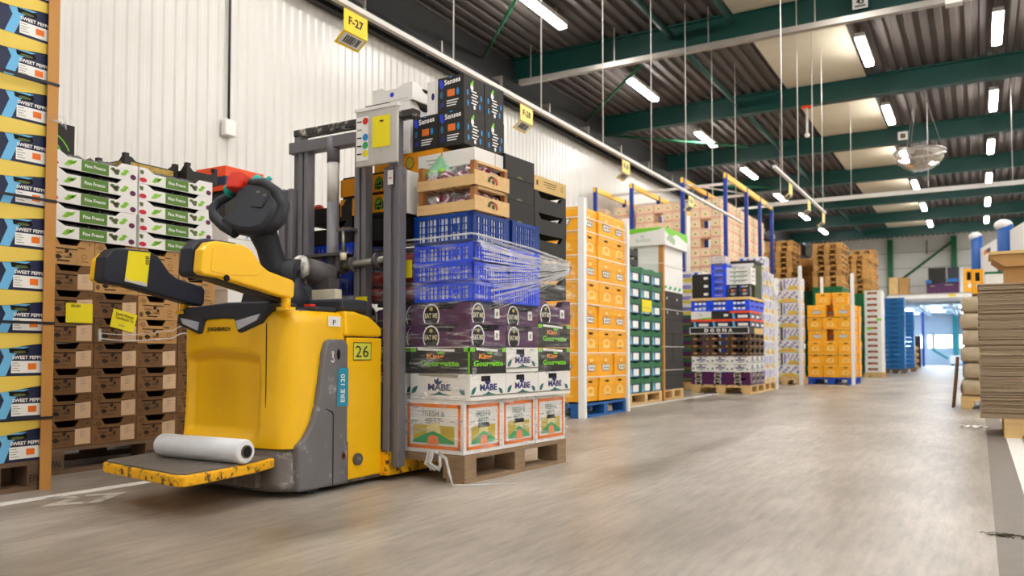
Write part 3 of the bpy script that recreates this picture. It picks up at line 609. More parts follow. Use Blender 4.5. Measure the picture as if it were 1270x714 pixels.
# body cover: swept outline with a recessed front panel
BX0, BX1, BYF, BYB = -3.46, -2.70, 2.652, 3.02
path = [(BX0, BYB), (BX0, 2.9), (BX0, 2.78)]
rc = .09
path += [(BX0 + rc - rc * math.cos(a), BYF + rc - rc * math.sin(a)) for a in [R(12 * i) for i in range(0, 8)]] + [(BX0 + rc, BYF)]
n = 44
path += [(BX0 + rc + (BX1 - BX0 - 2 * rc) * i / n, BYF - .012 * math.sin(math.pi * i / n)) for i in range(1, n)]
path += [(BX1 - rc + rc * math.sin(a), BYF + rc - rc * math.cos(a)) for a in [R(10 * i) for i in range(0, 10)]] + [(BX1, 2.8), (BX1, 2.9), (BX1, BYB)]
zs = [.225 + (.86 - .225) * i / 46 for i in range(47)]
b = TB(); v = []; f = []
for z in zs:
    ins = .035 * (1 - math.sqrt(max(0, 1 - max(0, (z - .80) / .06) ** 2)))
    flare = .012 * sm(.5, .225, z) if z < .5 else 0
    for x, y in path:
        dx = 0; dy = 0
        if y < BYF + rc:
            dy += ins
            wx = sm(-3.44, -3.385, x) * (1 - sm(-2.925, -2.872, x)); topz = .690 - .028 * ((x + 3.16) / .27) ** 2
            dy += .05 * wx * (1 - sm(topz - .06, topz, z)) * sm(.24, .31, z) 
        if x > -2.8: dx -= ins
        if x < -3.4: dx += ins
        v.append((x + dx, y + dy - flare * (y < BYF + rc), z))
np_ = len(path)
for j in range(len(zs) - 1):
    for i in range(np_ - 1): f.append((j * np_ + i, j * np_ + i + 1, (j + 1) * np_ + i + 1, (j + 1) * np_ + i))
b.add(v, f, mYel, True)
b.add(v[-np_:], [tuple(range(np_))], mYel); b.add(v[:np_], [tuple(reversed(range(np_)))], mYel)
b.box(BX0, BYB - .004, .225, BX1, BYB, .84, mYel)
body = tp(b, 'body_cover', 'yellow bodywork with recessed front panel')
F = Fr((0, BYF - .0125, 0), (1, 0, 0), (0, 0, 1))
d = TB(); d.dtext(Fr((0, BYF - .0128, 0), (1, 0, 0), (0, 0, 1)), 'Jungheinrich'.upper(), -3.232, .760, .16, .026, mBlack, 1, .03); tp(d, 'lettering', 'small dark lettering', parent=body)
d = TB(); d.box(-2.8415, BYF - .0062, .235, -2.8385, BYF + .02, .80, mHole); tp(d, 'panel_seam', None, parent=body)
# black console with two headlamps
c = TB()
pts = [(-3.455, .815), (-3.44, .80), (-3.30, .755), (-3.272, .755), (-3.250, .822), (-3.13, .826), (-3.045, .822), (-3.02, .757), (-2.99, .757), (-2.86, .80), (-2.835, .83), (-2.79, .893), (-2.83, .900), (-3.10, .902), (-3.40, .884), (-3.44, .868)]
c.prism(pts, 'y', 2.632, 2.80, mRub)
con = tp(c, 'console', 'black textured console across the front', .012)
for q in ([(-3.415, .836), (-3.283, .812), (-3.292, .772), (-3.398, .806)], [(-3.022, .812), (-2.862, .842), (-2.885, .812), (-3.005, .772)]):
    l = TB(); l.prism(q, 'y', 2.625, 2.640, mLampGl); tp(l, 'headlamp', 'silver headlamp lens', parent=con)
t = TB(); t.box(-3.42, 2.78, .82, -2.78, 3.02, .872, mDash); t.box(-2.95, 2.86, .86, -2.74, 3.24, .885, mDash); top = tp(t, 'dashboard', 'dark dashboard behind the console', .012)
t = TB(); t.prism([(-3.4, .86), (-2.95, .86), (-2.95, 1.0), (-3.05, 1.04), (-3.22, 1.04), (-3.36, .98)], 'y', 2.96, 3.06, mDash); t.box(-2.93, 3.0, .87, -2.70, 3.2, .93, mDash); tp(t, 'storage_tray', 'dark moulded tray behind the dashboard', .015)
t = TB(); t.box(-2.86, 2.9, .884, -2.815, 2.94, .90, mRedB); tp(t, 'rocker_switch', 'red rocker switch', .004, parent=top)
t = TB(); t.box(-2.98, 3.06, .88, -2.80, 3.11, .985, mCream); tp(t, 'cream_panel', 'cream plate at the mast foot', .004)
t = TB(); t.tube([(-3.0, 3.05, 1.10), (-2.98, 3.14, 1.08), (-2.93, 3.2, 1.06)], [.055, .06, .05], mMastD, 10); t.box(-3.0, 3.12, .9, -2.9, 3.2, 1.05, mMastD); t.tube([(-2.99, 3.06, 1.0), (-2.95, 3.06, .9)], .012, mSteel, 8); tp(t, 'hydraulic_motor', 'black hydraulic unit')
t = TB(); t.ball((-3.0, 3.02, 1.10), .062, mFoil, 16, 10, (1, .55, 1), .14, 4); tp(t, 'foil_cap', 'crumpled silver foil cap')
t = TB(); t.box(-2.82, 3.235, .885, -2.745, 3.24, .955, mLabelY); t.dtext(Fr((-2.82, 3.235, .885), (1, 0, 0), (0, 0, 1)), 'Patio', .012, .03, .05, .022, mInk, 1); tp(t, 'yellow_note', 'small yellow note with handwriting')
# grey bumper skirt and side fin
g = TB()
rb = .13
plan = [(-3.48, 3.30), (-3.48, 2.72)] + [(-3.48 + .07 - .07 * math.cos(R(15 * i)), 2.63 + .07 - .07 * math.sin(R(15 * i))) for i in range(7)] + [(-2.682 - rb + rb * math.sin(R(10 * i)), 2.63 + rb - rb * math.cos(R(10 * i))) for i in range(10)] + [(-2.682, 3.03), (-2.70, 3.03), (-2.70, 3.30)]
def sect(z, o): return [(x + (o if x > -3.0 and y < 3.03 else 0), y - (o if y < 2.8 else 0), z) for x, y in plan]
rows_ = [(.025, -.03), (.04, 0), (.075, .004), (.085, -.002), (.20, -.006), (.228, -.02)]
v = []; f = []; m_ = len(plan)
for z, o in rows_: v += sect(z, o)
for j in range(len(rows_) - 1):
    for i in range(m_ - 1): f.append((j * m_ + i, j * m_ + i + 1, (j + 1) * m_ + i + 1, (j + 1) * m_ + i))
g.add(v, f, mGreyW, True); g.add(v[:m_], [tuple(reversed(range(m_)))], mGreyW); g.add(v[-m_:], [tuple(range(m_))], mGreyW)
bump = tp(g, 'bumper_skirt', 'scraped grey bumper skirt')
g = TB()
fin = [(3.02, .03), (3.02, .70), (2.995, .728), (2.90, .728), (2.868, .715), (2.850, .66), (2.828, .52), (2.806, .41), (2.775, .33), (2.735, .275), (2.69, .235), (2.69, .03)]
g.prism(fin, 'x', -2.72, -2.672, mGreyT); fo = tp(g, 'side_fin', 'grey side fin rising along the body', .014)
g = TB(); F = Fr((-2.672, 0, 0), (0, 1, 0), (0, 0, 1))
g.dpoly(F, [(2.855, .40), (2.862, .40), (2.905, .385), (2.915, .37), (2.915, .03), (2.909, .03), (2.909, .366), (2.9, .378)], mHole, 1); tp(g, 'fin_seam', None, parent=fo)
g = TB(); g.dpoly(F, [(2.935, .415), (2.945, .405), (3.015, .405), (3.015, .59), (2.955, .59), (2.942, .575)], mERE, 2); g.dtext(Fr((-2.672, 2.99, .425), (0, 0, 1), (0, -1, 0)), 'ERE 120', 0, 0, .135, .03, mWhiteP, 3, .015); tp(g, 'model_plate', 'teal plate with white vertical lettering', parent=fo)
g = TB(); g.dpoly(F, [(2.945 + .012 * math.cos(a), .655 + .026 * math.sin(a)) for a in [R(20 * i) for i in range(18)]], mHole, 2); g.dring(F, 2.905, .628, .012, .012, .006, mWhiteP, 2, 12, R(180), R(400)); g.drect(F, 2.902, .636, 2.909, .658, mWhiteP, 2); g.dring(F, 2.905, .663, .008, .008, .004, mWhiteP, 2); tp(g, 'lift_point_mark', 'white hook symbol beside an oval slot', parent=fo)
g = TB(); g.dell(F, 2.985, .165, .015, .02, M('rust', '6a3a20', .8), 2, 12); g.dell(F, 2.985, .165, .008, .011, mHole, 3, 10); tp(g, 'bolt_hole', None, parent=fo)
# battery hood and side panel
h = TB(); h.prism([(3.005, .745), (3.29, .745), (3.29, .79), (3.20, .845), (3.08, .868), (3.005, .868)], 'x', -3.44, -2.685, mYel); ho = tp(h, 'battery_hood', 'yellow sloping battery hood', .014)
h = TB(); h.box(-3.44, 3.027, .04, -2.688, 3.29, .738, mYel); sp = tp(h, 'battery_panel', 'yellow battery side panel', .006)
F = Fr((-2.688, 0, 0), (0, 1, 0), (0, 0, 1))
h = TB(); h.drect(F, 3.068, .625, 3.205, .715, M('number_yellow', 'dcdc50', .5, dirt='b8b29a', dirt_amt=.6, dirt_scale=30, dirt_lo=.6), 1); h.dtext(F, '26', 3.085, .64, .10, .058, mBlack, 2, .0)
for q in ((3.068, .625, 3.205, .629), (3.068, .711, 3.205, .715), (3.068, .625, 3.072, .715), (3.201, .625, 3.205, .715)): h.drect(F, *q, mBlack, 2)
tp(h, 'number_sticker', 'yellow number sticker 26', parent=sp)
h = TB(); h.tube([(-2.688, 3.10, .135), (-2.672, 3.10, .135)], .03, mMastD, 12); h.tube([(-2.68, 3.10, .135), (-2.667, 3.10, .135)], .014, mSteel, 8); tp(h, 'panel_lock', 'round steel panel lock', parent=sp)
F2 = Fr((-2.699, 0, 0), (0, 1, 0), (0, 0, 1))
h = TB(); h.drect(F2, 2.90, .79, 2.985, .838, mWhiteP, 3); h.dtext(F2, 'P', 2.93, .797, .02, .024, mBlack, 4); tp(h, 'parking_sticker', 'small white sticker with a letter', parent=body)
# operator platform
p = TB(); pl = [(-3.335, 2.185), (-3.29, 2.15), (-2.69, 2.05), (-2.65, 2.065), (-2.66, 2.2), (-2.705, 2.49), (-2.76, 2.63), (-3.42, 2.63), (-3.37, 2.35)]
p.prism(pl, 'z', .145, .188, mYelWorn); po = tp(p, 'platform', 'yellow edged standing platform with worn paint', .008)
ctr = (-3.05, 2.33); p = TB(); p.prism([(ctr[0] + (x - ctr[0]) * .955, ctr[1] + (y - ctr[1]) * .93) for x, y in pl], 'z', .186, .194, M('platform_mat', '6a625a', .8, var=.15, scale=14, bump=.3)); tp(p, 'rubber_mat', 'grey brown anti-slip mat', parent=po)
p = TB(); p.box(-3.25, 2.60, .05, -2.85, 2.66, .16, mGreyW); tp(p, 'platform_hinge', None)
for x in (-3.36, -2.78):
    w = TB(); w.tube([(x - .04, 2.85, .07), (x + .04, 2.85, .07)], .07, mRub, 16); tp(w, 'wheel', 'black rubber wheel')
# folding side guards
arm = [(2.160, .985), (2.170, 1.085), (2.205, 1.125), (2.245, 1.135), (2.39, 1.135), (2.435, 1.118), (2.465, 1.085), (2.50, 1.045), (2.54, 1.022), (2.690, .990), (2.705, .975), (2.70, .905), (2.685, .893), (2.60, .905), (2.28, .965), (2.18, .972)]
cy, cz = 2.40, 1.02
small = [(cy + (y - cy) * .955, cz + (z - cz) * .88) for y, z in arm]
def guard(xo, xi, s, dy, label):
    a = TB(); a.prism([(y + dy, z) for y, z in small], 'x', min(xo, xo + s * .05), max(xo, xo + s * .05), mYel)
    g = tp(a, 'side_guard', label, .012)
    if s < 0:   # shallow sunk panel on the outer skin
        a = TB(); pan = [(2.22, .995), (2.23, 1.09), (2.26, 1.105), (2.39, 1.105), (2.43, 1.085), (2.49, 1.01), (2.46, .995), (2.3, .985)]; a.prism([(y + dy, z) for y, z in pan], 'x', xo - .0015, xo + .002, mYel); tp(a, 'pressed_panel', None, .002, parent=g)
        a = TB(); a.tube([(xo, 2.30 + dy, .972), (xo + .006, 2.30 + dy, .972)], .014, mHole, 10); tp(a, 'bolt', None, parent=g)
    a = TB(); a.prism([(y + dy, z) for y, z in arm], 'x', min(xi, xi + s * .075), max(xi, xi + s * .075), mPad); pad = tp(a, 'guard_pad', 'dark soft inner pad', .022, parent=g)
    a = TB(); a.tube([((xo + xi) / 2, 2.66 + dy, .855), ((xo + xi) / 2, 2.66 + dy, .93)], .022, mYel, 10); a.box((xo + xi) / 2 - .03, 2.63 + dy, .855, (xo + xi) / 2 + .03, 2.69 + dy, .87, mYel); tp(a, 'pivot_post', 'yellow pivot post', parent=g)
    return pad
guard(-2.70, -2.752, -1, -.005, 'yellow side guard nearer the aisle')
pad = guard(-3.455, -3.405, 1, 0.0, 'side guard with dark pad nearer the crates')
a = TB(); F = Fr((-3.330, 0, 0), (0, 1, 0), (0, 0, 1)); a.dpoly(F, [(2.262, .985), (2.375, .968), (2.392, 1.128), (2.280, 1.125)], mLabelY, 2)
for i in range(5): a.drect(F, 2.365, 1.072 + .008 * i, 2.385, 1.076 + .008 * i, mBlack, 3)
a.dpoly(F, [(2.262, .985), (2.375, .968), (2.376, .982), (2.33, .992), (2.30, .985), (2.27, 1.0)], mAlu, 3); tp(a, 'pad_sticker', 'scuffed yellow sticker on the pad', parent=pad)
# tiller
k = TB()
k.tube([(-3.02, 3.0, .86), (-3.03, 2.97, .95), (-3.05, 2.95, 1.03), (-3.055, 2.935, 1.06)], [.10, .095, .085, .07], mRub, 14); k.tube([(-3.11, 2.93, 1.07), (-2.97, 2.98, 1.06)], .075, mDash, 18); k.tube([(-3.00, 2.955, 1.065), (-2.966, 2.975, 1.06)], .02, mHole, 10)
ti = tp(k, 'tiller_base', 'dark tiller joint')
k = TB(); k.tube([(-3.055, 2.93, 1.03), (-3.07, 2.905, 1.11), (-3.07, 2.87, 1.19), (-3.068, 2.82, 1.28), (-3.07, 2.80, 1.34)], [.072, .064, .06, .072, .088], mRub, 16, rx=1.0); tl = tp(k, 'tiller_arm', 'dark tapering tiller arm')
HC = Vector((-3.08, 2.775, 1.395)); hr = Vector((.976, .22, 0)).normalized(); hu = Vector((.0, .26, .96)).normalized(); hn = hr.cross(hu)
def hp(a, c, n_=0): return tuple(HC + hr * a + hu * c + hn * n_)
k = TB()
outline = [(-.014, .1), (-.078, .07), (-.085, .03), (-.06, -.011), (-.075, -.055), (-.14, -.10), (-.06, -.15), (.0, -.165), (.068, -.17), (.123, -.155), (.165, -.095), (.175, -.026), (.14, .035), (.068, .085)]
def shell(b, outl, lay, m):
    v = []; f = []; n = len(outl)
    for d_, s_ in lay: v += [hp(x * s_, y * s_, d_) for x, y in outl]
    for j in range(len(lay) - 1):
        for i in range(n): f.append((j * n + i, j * n + (i + 1) % n, (j + 1) * n + (i + 1) % n, (j + 1) * n + i))
    b.add(v, f, m, True); b.add(v[:n], [tuple(range(n))], m); b.add(v[-n:], [tuple(reversed(range(n)))], m)
shell(k, outline[::-1], [(-.06, .7), (-.05, .9), (-.025, 1.0), (.02, 1.0), (.036, .94), (.044, .84)], mRub)
hd = tp(k, 'tiller_head', 'dark grey tiller head')
k = TB(); k.tube([hp(-.09, .10), hp(-.146, .055), hp(-.20, .025), hp(-.23, -.01), hp(-.21, -.06), hp(-.14, -.11), hp(-.06, -.15)], [.02, .022, .024, .025, .026, .028, .03], mRub, 12); tp(k, 'grip', 'left loop grip', parent=hd)
k = TB(); k.tube([hp(-.02, .10, .03), hp(.068, .09, .04), hp(.146, .04, .03), hp(.187, -.026, .01), hp(.175, -.095, .0), hp(.123, -.15, .0)], [.02, .024, .026, .03, .032, .03], mDash, 12); tp(k, 'grip', 'right loop grip', parent=hd)
k = TB(); shell(k, [(x * .45 + .07, y * .5 + .0) for x, y in [(-.09, .12), (-.09, -.08), (.06, -.1), (.14, .08), (.02, .14)]], [(.04, 1), (.05, .95)], mDash); k.dtext(Fr(hp(.045, .03, .051), hr, hu), 'M', 0, 0, .018, .012, mGreyP, 1); k.dtext(Fr(hp(.09, .01, .051), hr, hu), 'E', 0, 0, .018, .012, mGreyP, 1); tp(k, 'key_pad', 'control pad on the head', parent=hd)
k = TB(); v = [hp(x, y, z) for z, s_ in ((-.045, .9), (-.03, 1), (.05, 1), (.07, .8)) for x, y in [(-.045 * s_ - .09, .065), (.035 * s_ - .09, .06), (.045 * s_ - .09, .105), (.035 * s_ - .09, .15 * (s_ * .1 + .9)), (-.035 * s_ - .09, .155 * (s_ * .1 + .9)), (-.05 * s_ - .09, .115)]]
k.add(v, [(j * 6 + i, j * 6 + i + 6, j * 6 + (i + 1) % 6 + 6, j * 6 + (i + 1) % 6) for j in range(3) for i in range(6)] + [tuple(reversed(range(6)))[::-1], tuple(range(18, 24))[::-1]], mRedB); tp(k, 'emergency_button', 'red safety button', .008, parent=hd)
for x0, x1, y in ((-.15, -.125, .06), (-.02, .05, .10)):
    k = TB(); k.tube([hp(x0, y, .0), hp((x0 + x1) / 2, y + .012, .02), hp(x1, y, .02)], [.024, .034, .02], mTealB, 10); k.tube([hp(x1 - .01, y + .02, -.01), hp(x1 + .01, y + .045, -.01)], [.016, .012], mTealB, 8); tp(k, 'thumb_switch', 'teal thumb switch', parent=hd)
# mast
def post(name, x0, x1, y0, y1, z0, z1, m, lab=None, chan=True):
    a = TB()
    if chan: a.box(x0, y0, z0, x0 + (x1 - x0) * .42, y1, z1, m); a.box(x0 + (x1 - x0) * .42, y0 + .018, z0, x1 - .03, y1, z1, m); a.box(x1 - .03, y0, z0, x1, y1, z1, m)
    else: a.box(x0, y0, z0, x1, y1, z1, m)
    return tp(a, name, lab, .004)
ro = post('mast_channel', -2.69, -2.585, 3.30, 3.36, .075, 1.635, mMast, 'right outer mast channel'); post('mast_channel', -3.475, -3.37, 3.32, 3.39, .075, 1.60, mMast, 'left outer mast channel')
post('mast_post', -3.425, -3.375, 3.39, 3.45, .3, 1.93, mMast, 'left inner mast post'); post('mast_post', -3.345, -3.27, 3.34, 3.40, .3, 1.84, mMast, 'second left mast post'); post('mast_post', -2.925, -2.845, 3.34, 3.40, .3, 1.86, mMast, 'right inner mast post')
post('mast_post', -2.72, -2.66, 3.38, 3.43, .3, 1.93, mMast, 'post behind the plate')
cy_ = TB(); cy_.tube([(-3.095, 3.36, .5), (-3.095, 3.36, 1.50)], .034, mMast, 14); cy_.tube([(-3.095, 3.36, 1.50), (-3.095, 3.36, 1.72)], .034, mRail, 14); cy_.tube([(-3.095, 3.36, 1.72), (-3.095, 3.36, 1.86)], .036, mMast, 14); tp(cy_, 'lift_cylinder', 'lift cylinder with a white sleeve')
a = TB(); a.box(-3.43, 3.385, 1.915, -2.56, 3.45, 1.955, mScuff); tp(a, 'top_bar', 'scraped black and white top bar', .006)
a = TB(); a.box(-3.41, 3.33, 1.80, -2.845, 3.40, 1.865, mMast); tp(a, 'cross_bar', 'grey cross bar with worn stencil', .004)
a = TB(); a.box(-3.43, 3.30, 1.19, -2.7, 3.32, 1.2, mMastD) if 0 else a.tube([(-3.34, 3.33, 1.105), (-2.7, 3.33, 1.155)], .021, mSteel, 10)
for x in (-3.32, -3.0, -2.92, -2.75): a.tube([(x - .012, 3.33, 1.105 + (x + 3.34) * .078), (x + .012, 3.33, 1.107 + (x + 3.34) * .078)], .042, mMastD, 12)
tp(a, 'cross_shaft', 'steel cross shaft with rollers')
a = TB(); a.box(-3.32, 3.28, 1.19, -2.98, 3.40, 1.205, mMastD); a.box(-3.2, 3.3, 1.1, -3.12, 3.32, 1.2, mMastD); a.box(-3.02, 3.3, 1.12, -2.98, 3.38, 1.2, mMastD); tp(a, 'shaft_bracket', 'dark bracket over the shaft')
a = TB(); a.tube([(-2.955, 3.29, 1.16), (-2.955, 3.29, 1.34)], .01, mSteel, 8); a.tube([(-2.955, 3.29, 1.16), (-2.955, 3.29, 1.20)], .018, mCream, 8); a.box(-3.0, 3.28, 1.32, -2.9, 3.34, 1.335, mSteel); tp(a, 'release_pin', None)
# document plate
a = TB(); a.box(-2.852, 3.265, 1.645, -2.575, 3.285, 1.95, mAlu); pa = tp(a, 'document_plate', 'scuffed silver plate', .006)
F = Fr((-2.852, 3.265, 1.645), (1, 0, 0), (0, 0, 1))
a = TB(); a.drect(F, .005, .03, .088, .265, mWhiteP, 2)
for i, (m, t) in enumerate(((mRedB, 1), (mWhiteP, 0), (mCyan, 1), (mMint, 1), (mLabelY, 1))):
    z = .24 - .043 * i; a.dell(F, .069, z, .019, .019, m, 3, 16); a.drect(F, .012, z - .004, .044, z + .003, mInk if t else mGreyP, 3)
tp(a, 'colour_code_card', 'white card with red, blue, green and yellow dots', parent=pa)
a = TB(); a.drect(F, .115, .09, .235, .255, mLabelY, 2); a.drect(F, .165, .222, .19, .23, mInk, 3); tp(a, 'yellow_sheet', 'yellow paper sheet', parent=pa)
a = TB(); a.box(-2.79, 3.268, 1.955, -2.63, 3.282, 1.965, mMastD); a.box(-2.86, 3.262, 1.94, -2.57, 3.29, 1.957, mWhite); tp(a, 'clip_bar', None, parent=pa)
a = TB(); a.drect(Fr((-2.69, 3.30, 1.54), (1, 0, 0), (0, 0, 1)), .03, 0, .066, .075, mWhiteP, 3); a.drect(Fr((-2.69, 3.30, 1.54), (1, 0, 0), (0, 0, 1)), .038, .03, .058, .036, mRed, 4); tp(a, 'small_sticker', 'small white and red sticker', parent=ro)
# forks and frame
a = TB(); a.prism([(3.29, .03), (3.29, .16), (3.42, .12), (3.75, .09), (4.42, .085), (4.48, .05), (4.42, .028)], 'x', -2.80, -2.645, mYelWorn); tp(a, 'fork', 'yellow fork on the aisle side', .004)
a = TB(); a.prism([(3.29, .03), (3.29, .16), (3.42, .12), (3.75, .09), (4.42, .085), (4.48, .05), (4.42, .028)], 'x', -3.30, -3.145, mYelWorn); tp(a, 'fork', 'yellow fork on the wall side', .004)
a = TB(); a.box(-3.44, 3.285, .05, -2.70, 3.33, .5, mMastD); tp(a, 'fork_carriage', 'dark carriage plate', .004)
# film roll on the platform
fr = MB(); P0, P1 = Vector((-3.215, 2.385, .246)), Vector((-2.68, 2.393, .246)); fr.tube([P0, P0.lerp(P1, .02), P0.lerp(P1, .98), P1], [.046, .052, .052, .046], mFilmRoll, 22)
ro = fr.build('film_roll'); tag(ro, 'roll of white stretch film lying on the truck platform', 'film roll')
c = MB(); c.tube([P0 - (P1 - P0) * .012, P0, P1, P1 + (P1 - P0) * .012], .028, mCore, 16); c.tube([P1 + (P1 - P0) * .0125, P1 + (P1 - P0) * .013], .022, mHole, 14); c.build('core', ro)['label'] = 'cardboard core end'
# ------------------------------------------------------------------ the load on the forks: local x to the aisle, y away, origin at the near right corner
LN = Vector((-2.25, 3.41, 0)); LA = R(-4)
def LP(v, u, z=0):
    x, y = -v, u
    return (LN.x + x * math.cos(LA) - y * math.sin(LA), LN.y + x * math.sin(LA) + y * math.cos(LA), z)
def load(key, name, v0, u0, z, w, d, label, cat, group=None, j=.003):
    return put(key, name, LP(v0 + w / 2, u0 + d / 2, z), label, cat, group, LA, j)
pallet(*LP(.6, .505), 1.2, 1.01, M('load_pallet_wood', '947b60', .8, var=.25, scale=5, stretch=(2, 2, 10), bump=.2), 'worn wooden pallet on the forks under the film-wrapped load', LA)
# fruit cartons with orange frame
def fresh(key, w, d, h):
    b = MB(); b.cbox(w, d, h, mWhite)
    for F, L in ((FRONT(w, d, h), w), (SIDE(w, d, h), d)):
        a = .02; t = .018
        b.drect(F, a, h - a - t, L - a, h - a, mOrange); b.drect(F, a, a, L - a, a + t, mOrange); b.drect(F, a, a, a + t, h - a, mOrange); b.drect(F, L - a - t, a, L - a, h - a, mOrange)
        k = L / .4
        b.dtext(F, 'FRESH &', L * .5 - .075 * k, h - .085, .15 * k, .03, mTeal, 1, .0); b.dtext(F, 'BEST', L * .5 - .05 * k, h - .122, .10 * k, .03, mTeal, 1, .0)
        b.drect(F, L * .5 - .065 * k, h - .108, L * .5 - .047 * k, h - .105, mTeal); b.drect(F, L * .5 + .047 * k, h - .108, L * .5 + .065 * k, h - .105, mTeal)
        b.drect(F, .06, .05, L - .06, h - .13, mGold, 1)
        b.dell(F, L / 2, h * .38, .05 * k, .055, M('sun_print', 'e6dc9a', .5), 2, 16)
        b.dpoly(F, [(.06, .05), (L - .06, .05), (L - .06, .06), (L * .62, .098), (L * .5, .112), (L * .38, .098), (.06, .06)], mMint, 3)
        b.dpoly(F, [(L * .4, .045), (L * .6, .045), (L * .58, .085), (L * .48, .095), (L * .42, .08)], M('salmon_print', 'f28a52', .5), 4)
        b.drect(F, .05, h - .11, .09, h - .106, mGreyP, 1); b.drect(F, L - .09, h - .11, L - .06, h - .106, mGreyP, 1)
        if L == d: b.dpoly(F, [(L * .5 - .05, h - .14), (L * .5 + .05, h - .14), (L * .5 + .045, h - .118), (L * .5 - .045, h - .118)], mHole, 3)
    proto(key, b)
fresh('fresh', .396, .331, .272)
for i in range(3): load('fresh', 'fruit_carton', .002, .002 + .335 * i, .146, .396, .331, 'white fruit carton with orange frame, %s along the aisle side of the load' % ['nearest', 'middle', 'farthest'][i], 'carton', 'orange framed fruit cartons')
for i in (1, 2): load('fresh', 'fruit_carton', .002 + .4 * i, .002, .146, .396, .331, 'white fruit carton with orange frame, %s behind the mast' % ['', 'nearer the aisle', 'nearer the wall'][i], 'carton', 'orange framed fruit cartons')
def mabe(key, w, d, h, rows_=1):
    b = MB(); b.cbox(w, d, h - .002, mWhite)
    for F, L in ((FRONT(w, d, h), w), (SIDE(w, d, h), d)):
        b.dtext(F, 'MABE', L * .5 - .075, .048, .15, .034, mNavyP, 1, .04)
        for an in (2.2, 1.5, .6): b.dleaf(F, L * .5 - .012, .078, .04, .016, an, mNavyP, 1)
        b.dpoly(F, [(L * .5 - .07, .024), (L * .5 + .08, .024), (L * .5 + .02, .034), (L * .5, .044), (L * .5 - .02, .034)], mTeal, 1)
        b.dleaf(F, L - .03, .03, .05, .024, 2.5, mTeal, 1); b.dleaf(F, .01, .03, .06, .026, .75, mTeal, 1); b.drect(F, .0, .018, L, .026, mGreyP, 1) if L == d else None
        b.drect(F, L * .3, h - .04, L * .55, h - .012, mHole, 1) if L == d else b.dpoly(F, [(L * .15, h - .012), (L * .8, h - .022), (L * .82, h - .006), (L * .15, h - .004)], mGreyP, 1)
    proto(key, b)
mabe('mabe', .396, .318, .136); mabe('mabe3', .396, .36, .136)
lab3 = ['nearest', 'middle', 'farthest']
for i, u in enumerate((.002, .325)): load('mabe', 'vegetable_carton', -.03, u, .42, .396, .318, 'white carton with navy lettering, %s on the lower row of the load' % lab3[i], 'carton', 'white cartons with navy lettering')
load('mabe3', 'vegetable_carton', -.03, .648, .42, .396, .36, 'white carton with navy lettering, farthest on the lower row of the load', 'carton', 'white cartons with navy lettering')
load('mabe', 'vegetable_carton', -.03, .325, .558, .396, .318, 'white carton with navy lettering standing on the row above', 'carton', 'white cartons with navy lettering')
for i in (1, 2): load('mabe', 'vegetable_carton', .002 + .4 * i, .002, .42, .396, .318, 'white carton with navy lettering, %s behind the mast' % ['', 'nearer the aisle', 'nearer the wall'][i], 'carton', 'white cartons with navy lettering')
def kingc(key, w, d, h):
    b = MB(); b.cbox(w, d, h - .002, mBlackCard)
    for F, L in ((FRONT(w, d, h), w), (SIDE(w, d, h), d)):
        b.drect(F, 0, h - .024, .04, h - .002, mLimeB); b.drect(F, L - .04, h - .024, L, h - .002, mLimeB); b.drect(F, L - .012, 0, L, h, mLimeB, 1) if L == w else None
        b.dpoly(F, [(.05, h - .016), (L * .75, h - .024), (L * .75, h - .012), (.05, h - .002)], mWhiteP, 1)
        b.dtext(F, 'King', L * .5 - .085, .066, .115, .034, mKGo, 1, .035); b.dtext(F, 'Gourgette', L * .5 - .13, .026, .26, .04, mLimeB, 1, .035)
        x = L * .5 + .01; b.dpoly(F, [(x - .02, .098), (x + .02, .098), (x + .03, .116), (x + .012, .106), (x, .122), (x - .012, .106), (x - .03, .116)], mLimeB, 1)
    proto(key, b)
kingc('king', .396, .318, .134); kingc('king3', .396, .36, .134)
load('king', 'courgette_box', -.034, .002, .558, .396, .318, 'black box with orange and lime lettering at the near corner of the load', 'box', 'black courgette boxes')
load('king3', 'courgette_box', -.034, .648, .558, .396, .36, 'black box with lime lettering, lower of two at the far corner of the load', 'box', 'black courgette boxes')
load('king3', 'courgette_box', -.034, .648, .696, .396, .36, 'black box with lime lettering, upper of two at the far corner of the load', 'box', 'black courgette boxes')
for i in (1, 2): load('king', 'courgette_box', .002 + .4 * i, .002, .558, .396, .318, 'black box with lime lettering, %s behind the mast' % ['', 'nearer the aisle', 'nearer the wall'][i], 'box', 'black courgette boxes')
def eatme(key, w, d, h):
    b = MB(); tray_walls(b, w, d, h, mPurple, mHole, .45, .28)
    for F, L in ((FRONT(w, d, h), w), (SIDE(w, d, h), d)):
        x = L * .36 if L == w else L * .2
        b.dell(F, x, .05, .05, .052, mHole, 1, 18); b.dring(F, x, .046, .056, .064, .008, mWhiteP, 2, 18, R(-40), R(220))
        b.dtext(F, 'EAT ME', x - .043, .034, .086, .026, M('cream_print', 'd8cfae', .5), 3, .03); b.dell(F, x, .082, .012, .01, mGold, 3, 10)
        b.dell(F, L - .04, .045, .02, .03, mPlum, 1, 10); b.drect(F, L * .02, .01, L * .12, .035, mPlum, 1)
        if L == d: l_ = MB(); l_.drect(F, L * .66, .035, L * .8, .085, mWhiteP, 1); l_.drect(F, L * .7, .045, L * .75, .07, mGreyP, 2)
    proto(key, b, [('label_sticker', l_, 'small white paper label')])
eatme('eat', .396, .318, .11); eatme('eat3', .396, .36, .14)
